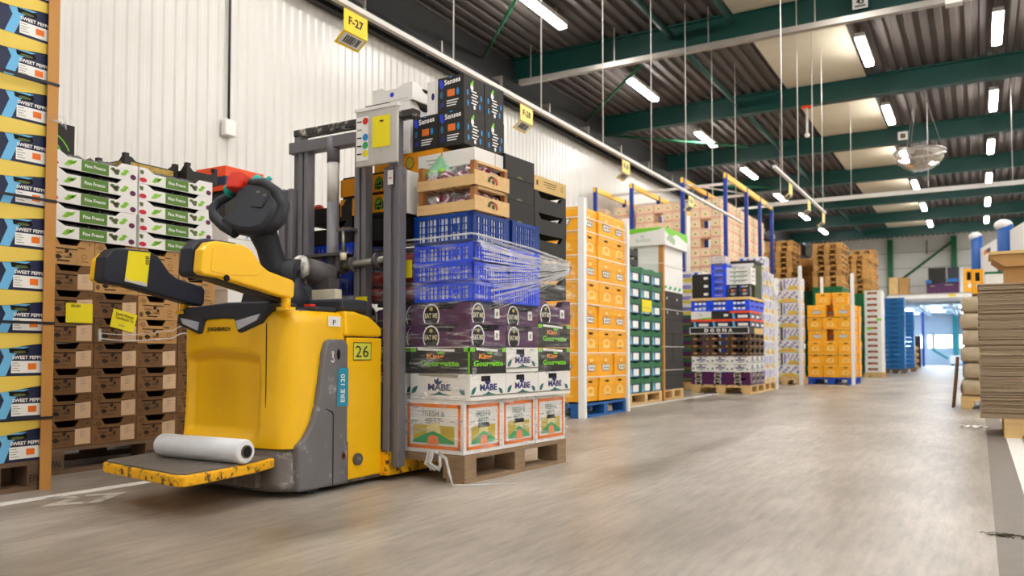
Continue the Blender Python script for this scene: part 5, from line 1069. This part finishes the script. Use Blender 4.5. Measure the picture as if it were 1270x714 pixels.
dk('brownD', 'brown_tray', .616, .121, 3, 'dark brown tray of the mixed stack, %s, %s', 'tray', 'dark brown trays')
b = MB(); w, d, h = .98, .34, .11; b.cbox(w, d, h, mBlackCard); F = FRONT(w, d, h)
for q in ((.0, 0, w, .01), (0, h - .01, w, h), (0, 0, .012, h), (w - .012, 0, w, h)): b.drect(F, *q, mWhiteP, 1)
[b.dtext(F, ch, .25 + .1 * i, .027, .065, .058, mWhiteP, 1, .05) for i, ch in enumerate('DOONA')]
o = b.build('lettered_tray', None, (XD - .50, YD + .15, .982)); tag(o, 'long black tray with white lettering and white outline in the mixed stack', 'tray')
b = MB(); b.cbox(.3, .62, .1, mTan); o = b.build('tan_tray', None, (XD - .155, YD + .65, .982)); tag(o, 'tan tray behind the long black lettered tray', 'tray')
b = MB(); w, d, h = .321, .331, .13; b.cbox(w, d, h, mNavy); b.box(-w / 2 - .003, -d / 2 - .003, h * .70, w / 2 + .003, d / 2 + .003, h - .002, mOrangeBand)
for F in (FRONT(w, d, h), SIDE(w, d, h)): b.dpoly(F, [(.05, 0), (.09, 0), (.07, .09), (.04, .09)], mSky); b.drect(F, .13, .015, .29, .06, mWhiteP)
proto('navyD', b)
dk('navyD', 'pepper_box', 1.094, .13, 1, 'navy box with orange band in the mixed stack, %s, %s', 'box', 'navy boxes of the mixed stack')
put('navyD', 'pepper_box', (XD - cw / 2, YD + .165, 1.226), 'navy box with orange band, alone on the row above', 'box', 'navy boxes of the mixed stack'); put('navyD', 'pepper_box', (XD - cw / 2, YD + .5, 1.226), 'navy box with orange band behind the one alone', 'box', 'navy boxes of the mixed stack')
b = MB(); b.cbox(.3, .33, .13, mBlackCard); F = FRONT(.3, .33, .13); b.drect(F, .2, .04, .27, .08, mWhiteP); proto('blackD', b); put('blackD', 'black_carton', (XD - .47, YD + .165, 1.226), 'black carton with white label between the navy and white boxes', 'carton')
b = MB(); w, d, h = .34, .33, .13; b.cbox(w, d, h, mWhite); F = FRONT(w, d, h); b.dpoly(F, [(.08, 0), (w, 0), (w, .03), (.2, .02)], mLimeB); b.dring(F, .16, .07, .025, .025, .005, mMint); proto('whiteD', b); put('whiteD', 'white_box', (XD - .80, YD + .165, 1.226), 'white box with lime edge at the left of the mixed stack', 'box')
b = MB(); w, d, h = .321, .331, .085; tray_walls(b, w, d, h, mBlueC, mBag, .5, .3); F = FRONT(w, d, h); [b.drect(F, .06 + .07 * i, .02, .11 + .07 * i, .055, mBag) for i in range(3)]; proto('blueD', b)
dk('blueD', 'blue_tray', 1.358, .087, 2, 'bright blue tray of the mixed stack, %s, %s', 'tray', 'bright blue trays of the mixed stack')
b = MB(); b.cbox(1.0, 1.02, .045, mWoodL); o = b.build('wooden_sheet', None, (XD - .49, YD + .5, 1.534)); tag(o, 'thin wooden sheet across the mixed stack', 'board')
for k in range(3): put('blackD', 'black_carton', (XD - .80, YD + .165, 1.582 + .132 * k), 'black carton with white label at the left above the wooden sheet, %s' % row(k, 3), 'carton', 'black cartons above the wooden sheet')
b = MB(); w, d, h = .25, .33, .11; tray_walls(b, w, d, h, mBlueC, mBag, .5, .3); F = FRONT(w, d, h); b.drect(F, .06, .02, .19, .05, mLilac); proto('bluesm', b)
for k in range(5): put('bluesm', 'blue_tray', (XD - .50, YD + .165, 1.582 + .112 * k), 'narrow blue tray above the wooden sheet, %s of five' % row(k, 5), 'tray', 'narrow blue trays')
b = MB(); b.cbox(.26, .3, .12, M('clear_tub', 'cfc4c0', .3, var=.3, scale=30)); o = b.build('clear_tub', None, (XD - .52, YD + .16, 2.144)); tag(o, 'pale clear tub on the narrow blue trays', 'tub')
senses('sensesD', .17, .18, .2)
for i in range(2): put('sensesD', 'printed_carton', (XD - .28 + .19 * i, YD + .1, 1.582), 'black printed carton above the wooden sheet, %s' % ['left', 'right'][i], 'carton')
b = MB(); w, d, h = .41, .3, .07; tray_walls(b, w, d, h, mWhite, mGreyP, .6, .2); F = FRONT(w, d, h); b.dleaf(F, .12, .02, .06, .02, .5, mMint); b.drect(F, .2, .03, .3, .04, mMint); proto('wgD', b)
for k in range(4): put('wgD', 'white_tray', (XD - .18, YD + .165, 1.786 + .071 * k), 'white tray with green print above the printed cartons, %s of four' % row(k, 4), 'tray', 'white trays with green print')
b = MB(); b.cbox(.42, .5, .58, M('olive_shade', '4b5236', .7, var=.3, scale=12)); b.box(-.22, -.26, .58, .22, .26, .63, mBlackCard); b.box(-.2, -.262, .52, .2, -.25, .58, mWhite); o = b.build('crate_of_greens', None, (XD - .02 - .2, YD + .65, 1.582)); tag(o, 'dark crate of greens with white top edge behind the white trays', 'crate')
# stack glimpsed behind it on the left
def side_stack():
    b = MB(); w, d, h = .5, .4, .2; b.cbox(w, d, h - .004, mWhite); F = FRONT(w, d, h); b.drect(F, .36, .02, .42, .17, mBluePr); b.dell(F, .25, .04, .14, .035, mFlowY, 1, 12); b.drect(F, .05, .08, .3, .15, mLilac); proto('lilac_s', b)
    b = MB(); b.cbox(w, d, h - .004, mPurple); F = FRONT(w, d, h); b.drect(F, .02, .02, .48, .06, M('olive_band', '6f7a20', .6)); b.drect(F, .0, .15, .5, .19, mGreenC); proto('plum_s', b)
    for k in range(6): put('plum_s', 'plum_carton', (-4.55, 14.47, .15 + .2 * k), 'dark plum carton in the gap left of the mixed stack, %s of six' % row(k, 6), 'carton', 'dark plum cartons', 0, .006)
    for k in range(4): put('lilac_s', 'fruit_carton', (-4.55, 14.47, 1.35 + .2 * k), 'white and blue carton in the gap left of the mixed stack, %s of four' % row(k, 4), 'carton', 'white and blue cartons', 0, .006)
    pallet(-4.55, 14.47, 0, .5, .5, mWoodL, 'pallet under the plum cartons in the gap')
side_stack()
# white fruit cartons, two stacks
def fruitc(key, w, d, h, alt=0):
    b = MB(); b.cbox(w * .97, d * .97, h - .006, mWhite); w, d = w * .97, d * .97
    for F, L in ((FRONT(w, d, h), w), (SIDE(w, d, h), d)):
        b.dell(F, L * .6, h * .04, L * .34, h * .34, mFlowY, 1, 12, 0, math.pi); b.dell(F, L * .6, h * .05, L * .18, h * .24, M('peach_dot', 'e8b05a', .6), 2, 12, 0, math.pi)
        for i in range(9): b.dell(F, L * (.26 + .08 * i), h * (.62 + .2 * math.sin(i * 2.1)), L * .055, h * .1, mLilac, 1, 7)
        b.drect(F, L * .06, h * .1, L * .17, h * .9, mBluePr if alt else mLilac, 1)
    proto(key, b)
fruitc('frA', .48, .46, .245, 1); fruitc('frB', .37, .5, .262, 0); fruitc('frC', .62, .5, .262, 1)
XPk = -3.26
for k in range(8):
    for iy in range(2): put('frA', 'fruit_carton', (XPk - .24 + .01 * (k % 3), 14.62 + .47 * iy, .15 + .246 * k), 'white and lilac fruit carton behind the mixed stack, %s, %s' % (row(k, 8), ['nearer', 'farther'][iy]), 'carton', 'white fruit cartons behind the mixed stack', 0, .015)
put('frA', 'fruit_carton', (XPk - .2, 14.62, .15 + .246 * 8), 'white and lilac fruit carton lying on top behind the mixed stack', 'carton', None, .1)
pallet(XPk - .24, 14.86, 0, .5, .95, mWoodL, 'pallet under the white fruit cartons behind the mixed stack')
profile(XPk + .045, 15.30, 2.05, mPost, 'white corner profile behind the mixed stack', .05)
b = MB(); b.tube([(XPk + .02, 14.4, 2.3), (XPk + .06, 14.7, 1.95), (XPk + .07, 15.0, 1.72), (XPk + .06, 15.3, 1.66)], .02, mStrand, 6); o = b.build('film_strand'); tag(o, 'loose film hanging along the white fruit cartons', 'film')
for k in range(8):
    put('frC' if k % 2 == 0 else 'frB', 'fruit_carton', (-3.24 - (.31 if k % 2 == 0 else .185), 17.97, .15 + .264 * k), 'white and lilac fruit carton between two white profiles, %s' % row(k, 8), 'carton', 'white fruit cartons between two profiles', 0, .01)
    if k % 2: put('frB', 'fruit_carton', (-3.24 - .60, 17.99, .15 + .264 * k), 'white fruit carton set back at the left, %s' % row(k, 8), 'carton', 'white fruit cartons set back', 0, .01)
pallet(-3.58, 18.0, 0, .72, .6, mWoodL, 'pallet under the white fruit cartons between two profiles')
profile(-3.215, 17.68, 2.5, mPost, 'white corner profile right of the lilac fruit cartons', .06); profile(-2.98, 18.9, 2.35, mPost, 'thin white profile behind the yellow stack', .05)
straps(-3.95, -3.23, 17.70, 18.3, [.8, 1.35], mStrapD, 'dark straps round the lilac fruit cartons')
# farther yellow stack
banana('fb0', .303, .36, .257, 0); banana('fb1', .303, .36, .257, 1); banana('fbw', .38, .36, .257, 0)
XF, YF = -2.29, 18.3
for k in range(7):
    if k in (3, 5):
        put('fbw', 'banana_carton', (XF - .455, YF + .56, .15 + .258 * k), 'yellow banana carton of the farther stack, %s row, set back in the gap' % row(k, 7), 'carton', 'yellow cartons of the farther stack')
        for i in range(2): put('fbw', 'banana_carton', (XF - .19 - .53 * i, YF + .18, .15 + .258 * k), 'yellow banana carton of the farther stack, %s row with a gap, %s' % (row(k, 7), ['right', 'left'][i]), 'carton', 'yellow cartons of the farther stack', 0, .006)
    elif k == 6:
        for i in range(2): put('fb1', 'banana_carton', (XF - .25 - .34 * i, YF + .18, .15 + .258 * k), 'yellow banana carton of the farther stack, topmost row, %s' % ['right', 'left'][i], 'carton', 'yellow cartons of the farther stack', 0, .01)
    else:
        for i in range(3): put('fb1', 'banana_carton', (XF - .152 - .305 * i, YF + .18, .15 + .258 * k), 'yellow banana carton of the farther stack, %s row, %s' % (row(k, 7), ['right', 'middle', 'left'][i]), 'carton', 'yellow cartons of the farther stack', 0, .006)
    if k < 6:
        for iy in (1, 2): put('fb0', 'banana_carton', (XF - .152 + .03 * (iy == 2), YF + .18 + .365 * iy, .15 + .258 * k), 'yellow banana carton of the farther stack, %s row, %s on the aisle side' % (row(k, 7), ['', 'second', 'third'][iy]), 'carton', 'yellow cartons of the farther stack', 0, .008)
pallet(XF - .45, YF + .54, 0, .92, 1.1, M('bright_blue_pallet', '1846b4', .5, var=.08), 'bright blue pallet under the farther yellow stack')
profile(XF + .02, YF - .02, 2.35, mPost, 'white corner profile on the farther yellow stack', .06)
straps(XF - .92, XF + .012, YF - .012, YF + 1.1, [.62, 1.15, 1.42], mStrapD, 'dark straps round the farther yellow stack')
# white crates, blue crates
b = MB(); w, d, h = .42, .45, .165; b.cbox(w, d, h - .012, mWhite); b.box(-w / 2 - .006, -d / 2 - .006, h - .03, w / 2 + .006, d / 2 + .006, h - .012, mWhite); F = FRONT(w, d, h); b.drect(F, .07, .05, .32, .11, mKraftD); b.dell(F, .2, .07, .06, .02, mOrangeBand, 2, 8); proto('wcrate', b)
for k in range(14):
    for iy in range(2): put('wcrate', 'white_crate', (-2.5, 24.25 + .46 * iy, .146 + .160 * k), 'white crate with brown hand hole, %s, %s pile' % (row(k, 14), ['nearer', 'farther'][iy]), 'crate', 'white crates with hand holes', 0, .004)
pallet(-2.5, 24.5, 0, .46, .95, mWoodL, 'pallet under the white crates')
for z, y in ((1.3, 24.05), (1.55, 24.6)):
    b = MB(); b.box(0, 0, 0, .13, .004, .06, mLimeB); o = b.build('green_label', None, (-2.66 + .25 * (y > 24.3), y - .055 if y < 24.3 else 24.015, z)); tag(o, 'lime green label on the white crates, %s' % ('lower' if z < 1.4 else 'upper'), 'label')
b = MB(); w, d, h = .62, .5, .158; b.cbox(w, d, h - .02, mBlueTray); b.box(-w / 2 - .01, -d / 2 - .01, h - .04, w / 2 + .01, d / 2 + .01, h - .012, mBlueTray); F = FRONT(w, d, h); b.drect(F, .2, .075, .42, .1, mHole); proto('bcrate', b)
for k in range(15): put('bcrate', 'blue_crate', (-2.42, 29.6, .146 + .157 * k), 'steel blue crate of the nearer blue stack, %s' % row(k, 15), 'crate', 'steel blue crates, nearer stack', 0, .004)
for k in range(13): put('bcrate', 'blue_crate', (-2.33, 32.6, .146 + .157 * k), 'steel blue crate of the second blue stack, %s' % row(k, 13), 'crate', 'steel blue crates, second stack', 0, .004)
pallet(-2.42, 29.6, 0, .66, .54, mWoodD, 'pallet under the nearer steel blue crates'); pallet(-2.33, 32.6, 0, .66, .54, mWoodD, 'pallet under the second steel blue crates')
for k in range(4):
    b = MB(); b.ball((0, 0, .13), .16, M('sack_tan', 'b08a5c', .8, var=.2, bump=.3), 12, 8, (1.3, 1.2, .8), .1, k); o = b.build('sack', None, (-2.2, 34.6, .0 + .235 * k)); tag(o, 'brown sack in a small pile beyond the blue crates, %s of four' % row(k, 4), 'sack', 'brown sacks beyond the blue crates')
# ------------------------------------------------------------------ drive-in rack with carton stacks
RX = [-6.9, -6.09, -5.02, -4.17]; RY = [15.4, 17.0, 18.2, 19.4]; RZ = 4.13
rk = empty('storage_rack', (-5.6, 15.4, 0)); tag(rk, 'tall storage rack with blue posts and yellow top beams by the wall', 'rack')
class RB(MB):
    def mesh(s, name):
        s.v = [(x + 5.6, y - 15.4, z) for x, y, z in s.v]; return MB.mesh(s, name)
for x in RX:
    for y in RY:
        b = RB(); b.box(x - .035, y - .035, 0, x + .035, y + .035, RZ, mRackB); b.box(x - .08, y - .07, 0, x + .08, y + .07, .012, mRackB); b.build('post', rk)
    b = RB(); b.box(x - .025, RY[0] - .04, RZ - .10, x + .025, RY[-1] + .04, RZ, mRackY); b.build('top_beam', rk)
    for s in (-1, 1):
        if (x == RX[0] and s < 0) or (x == RX[-1] and s > 0): continue
        b = RB(); b.box(x + s * .05 - (.07 if s < 0 else 0), RY[0], 1.98, x + s * .05 + (.07 if s > 0 else 0), RY[-1], 2.02, mRackY); b.build('pallet_rail', rk)
for y, z in ((16.2, RZ - .06), (17.6, RZ - .06), (19.2, RZ - .06)):
    b = RB(); b.box(RX[0], y, z, RX[-1], y + .05, z + .05, mRail); b.build('cross_bar', rk)
b = RB(); b.tube([(RX[2], 15.6, RZ - .1), (RX[3], 17.2, RZ - .1)], .016, mRail, 6); b.build('brace', rk)
def carton(key, w, d, h):
    b = MB(); b.cbox(w * .96, d * .96, h - .006, mCarton); w, d = w * .96, d * .96
    for F, L in ((FRONT(w, d, h), w), (SIDE(w, d, h), d)): b.dell(F, L / 2, h * .5, L * .26, h * .26, mCartonP, 1, 10); b.dell(F, L / 2, h * .46, L * .12, h * .12, M('leaf_dot', '9c9a48', .6), 2, 8); b.drect(F, 0, h * .06, L, h * .12, M('salmon_stripe', 'e08a6a', .6), 1)
    proto(key, b)
carton('carA', .2, .3, .19); carton('carB', .206, .3, .19)
for li, (xr, n, nm) in enumerate(((-6.14, 4, 'left'), (-5.08, 5, 'middle'))):
    w = .196
    for k in range(8):
        for i in range(n):
            if (k + i * 3 + li) % 9 == 4: continue
            put('carA', 'carton', (xr - w / 2 - w * i, 15.68, 2.165 + .19 * k), 'peach fruit carton in the %s rack lane, %s, %s from the right' % (nm, row(k, 8), ['first', 'second', 'third', 'fourth', 'fifth'][i]), 'carton', 'peach cartons in the %s lane' % nm, 0, .004)
    pallet(xr - w * n / 2, 16.1, 2.02, w * n, 1.2, mWoodL, 'pallet on the rails of the %s rack lane' % nm)
for k in range(8):
    for i in range(3):
        if i == 1 and k in (3, 5): continue
        put('carB', 'carton', (-4.30 - .103 - .206 * i, 15.68, 2.165 + .19 * k), 'peach fruit carton in the right rack lane, %s, near face %s' % (row(k, 8), ['right', 'middle', 'left'][i]), 'carton', 'peach cartons in the right lane', 0, .004)
    for iy in range(1, 12):
        put('carB', 'carton', (-4.30 - .103, 15.68 + .303 * iy, 2.165 + .19 * k), 'peach fruit carton in the right rack lane, %s, %s along the aisle side' % (row(k, 8), nth(iy)), 'carton', 'peach cartons in the right lane', 0, .004)
for i in range(3): pallet(-4.61, 16.1 + 1.2 * i, 2.02, .62, 1.16, mWoodL, 'pallet on the rails of the right rack lane, %s' % lab3[i])
profile(-4.99, 15.50, 3.65, mPost, 'white profile between the carton lanes in the rack', .05)
# ------------------------------------------------------------------ stacked pallets on green bins
b = MB(); w, d = .72, 1.2
for i in range(5): x = -w / 2 + .06 + i * (w - .12) / 4; b.box(x - .055, -d / 2, .122, x + .055, d / 2, .144, mWoodY)
for j in range(3):
    y = -d / 2 + .05 + j * (d - .1) / 2; b.box(-w / 2, y - .05, .1, w / 2, y + .05, .122, mWoodY)
    for i in range(3): x = -w / 2 + .07 + i * (w - .14) / 2; b.box(x - .07, y - .05, .022, x + .07, y + .05, .1, mWoodY)
for i in range(3): x = -w / 2 + .06 + i * (w - .12) / 2; b.box(x - .06, -d / 2, 0, x + .06, d / 2, .022, mWoodY)
proto('flat_pallet', b)
b = MB(); w, d, h = .72, 1.2, .80; t = .05
b.box(-w / 2, -d / 2, .14, w / 2, -d / 2 + t, h, mGreenC); b.box(-w / 2, d / 2 - t, .14, w / 2, d / 2, h, mGreenC); b.box(-w / 2, -d / 2 + t, .14, -w / 2 + t, d / 2 - t, h, mGreenC); b.box(w / 2 - t, -d / 2 + t, .14, w / 2, d / 2 - t, h, mGreenC); b.box(-w / 2, -d / 2, .12, w / 2, d / 2, .16, mGreenC)
for x in (-1, 0, 1):
    for y in (-1, 1): b.box(x * (w / 2 - .07) - .07, y * (d / 2 - .07) - .07, 0, x * (w / 2 - .07) + .07, y * (d / 2 - .07) + .07, .12, mGreenC)
for i in range(5): x = -w / 2 + .1 + i * (w - .2) / 4; b.box(x - .015, -d / 2 - .015, .16, x + .015, -d / 2, h - .04, mGreenC)
b.box(-w / 2 - .015, -d / 2 - .015, h - .06, w / 2 + .015, d / 2 + .015, h, mGreenC)
proto('green_bin', b)
PS = [(-4.66, 23.0, 9, 'leftmost'), (-3.95 - .1, 24.3, 5, 'second'), (-3.41, 23.0, 8, 'third'), (-3.12, 26.0, 8, 'fourth'), (-3.22, 28.6, 11, 'rearmost')]
bz = 0.80
for x, y, n, nm in PS:
    for k in range(3): put('green_bin', 'plastic_bin', (x, y, bz * k), 'large green plastic bin under the %s pallet stack, %s' % (nm, row(k, 3)), 'bin', 'green bins under the pallet stacks', 0)
    for k in range(n): put('flat_pallet', 'pallet', (x + random.uniform(-.02, .02), y, bz * 3 + .144 * k), 'empty wooden pallet in the %s high stack, %s' % (nm, row(k, n)), 'pallet', 'empty stacked pallets', 0, .012)
b = MB(); b.cbox(.7, .6, .22, mKraftL); o = b.build('carton', None, (-4.05, 24.1, 2.4 + .72)); tag(o, 'light brown carton on the second pallet stack', 'carton')
# ------------------------------------------------------------------ gallery by the opening and the goods on it
mz = MB(); mz.box(-3.3, 36.9, 2.90, 3.6, YB - .01, 3.08, mBackW); g = mz.build('gallery'); tag(g, 'pale raised gallery above the far opening', 'gallery')
for x in (-2.75, 3.2):
    b = MB(); b.box(x - .07, 37.0, 0, x + .07, 37.14, 2.9, mRackB); b.build('gallery_post', g)
b = MB(); b.box(-3.3, 36.88, 3.06, 3.6, 36.9, 3.10, mGalv); b.build('edge_strip', g)
b = MB(); F = Fr((-1.05, 36.895, 2.93), (1, 0, 0), (0, 0, 1)); b.drect(F, 0, 0, .3, .16, mPaleY); b.drect(F, .05, .05, .25, .1, mGold, 2); b.build('gallery_sign', g)['label'] = 'small pale yellow plate'
for n, (x, w, z, h, m, lb) in enumerate((( -1.62, .42, 3.1, .42, mPurple, 'dark plum crate on the gallery, lower left'), (-1.02, .72, 3.1, .45, mPurple, 'dark plum crate on the gallery, lower right'), (-1.45, .62, 3.55, .62, mBlackCard, 'black crate on the gallery, upper left'), (-.86, .40, 3.56, .60, M('slate_crate', '2c2f3c', .5), 'slate grey crate on the gallery, upper right'))):
    b = MB(); b.box(-w / 2, -.3, 0, w / 2, .3, h, m); b.box(-w / 2 - .01, -.31, h - .05, w / 2 + .01, .31, h - .015, m); b.box(-w * .2, -.312, h - .12, w * .2, -.3, h - .07, mGreyP if n < 2 else mBlackCard); o = b.build('gallery_crate', None, (x, 37.6, z)); tag(o, lb, 'crate')
for x, w, z in ((-1.75, .22, 3.52), (-.88, .42, 3.55)):
    b = MB(); b.box(-w / 2, -.05, 0, w / 2, 0, .15, mBlueTray); o = b.build('blue_tray', None, (x, 37.26, z)); tag(o, 'small blue tray in front of the gallery crates, %s' % ('left' if x < -1 else 'right'), 'tray')
for x, w, h, m, lb in ((-2.55, .34, .72, mKraftL, 'right'), (-2.95, .34, .75, mWoodL, 'left')):
    b = MB(); b.cbox(w, .5, h, m); b.box(-w / 2 - .02, -.26, 0, -w / 2, .26, h, mWoodL); o = b.build('wooden_box', None, (x - .1, 37.5, 3.09)); tag(o, 'brown wooden box at the %s of the gallery' % lb, 'box')
def ybox(x, y, z, w, d, h, lb):
    b = MB(); b.cbox(w, d, h, mBanana); F = FRONT(w, d, h); b.drect(F, w * .3, h * .52, w * .68, h * .86, mHole); b.dell(F, w * .55, h * .3, w * .18, h * .1, mWhiteP, 1); b.drect(F, w * .2, h * .45, w * .8, h * .48, mBananaP); o = b.build('yellow_box', None, (x, y, z)); tag(o, lb, 'box')
ybox(-.30, 37.5, 3.1, .38, .4, .98, 'yellow box with dark window standing on the gallery'); 
b = MB(); b.cbox(.08, .4, 1.0, mPost); o = b.build('white_board', None, (-.56, 37.5, 3.1)); tag(o, 'narrow white board left of the yellow box on the gallery', 'board')
# things in the annex
b = MB(); b.box(0, 0, .1, .9, .6, .55, mWhite); [b.tube([(x, y, 0), (x, y, .12)], .05, mRub, 8) for x in (.1, .8) for y in (.1, .5)]; o = b.build('white_trolley', None, (-1.35, 49.0, 0)); tag(o, 'low white trolley in the bright annex', 'trolley')
b = MB(); b.box(0, 0, .12, .7, .9, .3, mRackB); b.box(0, .8, .3, .7, .86, 1.05, mRackB); [b.tube([(x, y, 0), (x, y, .12)], .05, mRub, 8) for x in (.1, .6) for y in (.1, .8)]; o = b.build('blue_cart', None, (-.75, 47.6, 0)); tag(o, 'blue cart in the bright annex beside the white trolley', 'cart')
b = MB(); b.box(-.06, -.06, 0, .06, .06, AZ - .22, mRackB); o = b.build('blue_post', None, (-2.45, 46.0, 0)); tag(o, 'slim blue post in the bright annex', 'post')
b = MB(); b.cbox(.36, .5, 1.5, mBlackCard); o = b.build('dark_bin', None, (-2.55, 42.5, 0)); tag(o, 'tall dark bin at the left of the annex entrance', 'bin')
# ------------------------------------------------------------------ right side: cardboard, kraft sacks, blue posts
pallet(.66, 7.85, 0, 1.0, .9, mWoodL, 'pine pallet under the grey cardboard sheets')
z = .146; rd = random.Random(4)
for k, n in enumerate((15, 12, 6, 17, 19, 17)):
    b = MB(); zz = 0
    for i in range(n):
        o_ = rd.uniform(-.006, .006); b.box(.002 + o_, 7.45 + rd.uniform(-.009, .009), zz, 1.12 + o_, 8.28, zz + .0095, mSheet); zz += .0122
    o = b.build('cardboard_bundle', None, (0, 0, z)); tag(o, 'bundle of flat grey brown cardboard sheets at the right edge, %s of six' % row(k, 6), 'cardboard', 'bundles of flat cardboard sheets'); o['kind'] = 'stuff'; z += zz + .004
zc = z
b = MB(); b.box(0, 0, 0, .6, .5, .13, mKraftL); o = b.build('brown_carton', None, (.19, 7.55, zc)); tag(o, 'light brown carton on the cardboard sheets', 'carton')
b = MB(); b.prism([(-.11, .07), (-.02, 0), (.75, 0), (.75, .09), (-.11, .1)], 'y', 0, .55, mKraftL); b.box(-.13, -.01, .1, .76, .56, .125, mTan); o = b.build('folded_carton', None, (.21, 7.52, zc + .132)); tag(o, 'tan carton with spread flaps, topmost on the cardboard sheets', 'carton')
pallet(.35, 11.5, 0, 1.1, .9, mWoodL, 'pallet under the kraft sacks on the right')
for k in range(6):
    for i in range(2):
        b = MB(); b.ball((0, 0, .1), .29, mSack, 22, 12, (.93, 1.3, .36), .07, k * 3 + i, .36); o = b.build('kraft_sack', None, (.07 + .56 * i + .02 * (k % 2), 11.5, .146 + .2 * k)); tag(o, 'kraft sack stacked beyond the cardboard sheets, %s, %s' % (row(k, 6), ['aisle side', 'wall side'][i]), 'sack', 'kraft sacks on the right')
b = MB(); b.box(0, 0, 0, .03, .5, .62, mKraftD); o = b.build('leaning_board', None, (-.30, 11.2, 0)); o.rotation_euler = (0, R(5), 0); tag(o, 'dark brown board leaning on the kraft sacks', 'board')
b = MB(); b.box(-.3, -.3, 0, .5, .3, .03, mKraft); o = b.build('cover_sheet', None, (.26, 11.5, 1.352)); tag(o, 'brown cover sheet on top of the kraft sacks', 'sheet')
ybox(.0, 11.45, 1.384, .12, .3, .30, 'small yellow box with dark window on the kraft sacks')
b = MB(); b.cbox(.24, .3, .25, mWhite); b.box(-.125, -.155, .235, .125, .155, .26, mGreenC); o = b.build('white_box', None, (.20, 11.45, 1.384)); tag(o, 'white box with green lid on the kraft sacks', 'box')
ps = empty('panel_screen', (0, 15, 0)); tag(ps, 'white panel screen between two blue posts behind the cardboard', 'screen')
mBlueSt = M('blue_sleeve', '12509a', .45, var=.04)
for x, y, z, w in ((0, 0, 2.55, .085), (.34, -2.0, 2.43, .1)):
    b = MB(); b.tube([(x, y, 1.45), (x, y, z)], w, mBlueSt, 16); b.build('post', ps)['label'] = 'round blue post'
    b = MB(); b.tube([(x, y, 0), (x, y, 1.45)], w * .9, M('dark_teal', '0f4a4c', .5), 16); b.build('post_foot', ps)['label'] = 'dark teal lower post'
    b = MB(); b.ball((x - .02, y, z + .0), w * 1.15, mWhite, 14, 8, (1, 1, .7)); b.build('cap', ps)['label'] = 'white rounded cap'
b = MB(); b.prism([(.02, .08), (.06, .08), (.64, -3.3), (.60, -3.3)], 'z', .3, 2.34, mWhite); F = Fr((.10, -.42, 2.15), Vector((.58, -3.38, 0)), (0, 0, 1)); pn = b.build('panel', ps); pn['label'] = 'white panel'
b = MB(); F = Fr((.055, -.15, 2.2), Vector((.58, -3.38, 0)) , (0, 0, 1)); b.drect(F, .2, 0, .42, .07, mOrange, -3); b.drect(F, .42, 0, .7, .07, mDash, -3); b.build('panel_sticker', pn)
# small litter on the floor
b = MB(); v = []
for i in range(11): x = -.17 + .024 * i; v += [(x, 8.32 + .03 * math.sin(i * .9), .002 + .012 * (i % 3 == 1)), (x + .005, 8.46 + .02 * math.cos(i), .002 + .008 * (i % 2))]
b.add(v, [(2 * i, 2 * i + 2, 2 * i + 3, 2 * i + 1) for i in range(10)], mWhite); o = b.build('plastic_strip'); tag(o, 'white plastic strip lying on the floor by the cardboard pallet', 'strip')
b = MB(); mDeb = M('dry_stalk', '3a3320', .8)
for i in range(16):
    a = rd.uniform(-.5, .5); x, y, L_ = .06 + rd.uniform(-.07, .09), 3.42 + rd.uniform(-.03, .03), rd.uniform(.02, .06); b.tube([(x, y, .003), (x + L_ * math.cos(a) * .5, y + L_ * math.sin(a) * .5, .008), (x + L_ * math.cos(a), y + L_ * math.sin(a), .003)], .0016, mDeb, 4)
b.ball((.06, 3.42, .005), .012, mDeb, 7, 5, (1.4, 1, .5), .4); o = b.build('plant_debris'); tag(o, 'scrap of dry stalks on the floor near the right line', 'debris', kind='stuff')
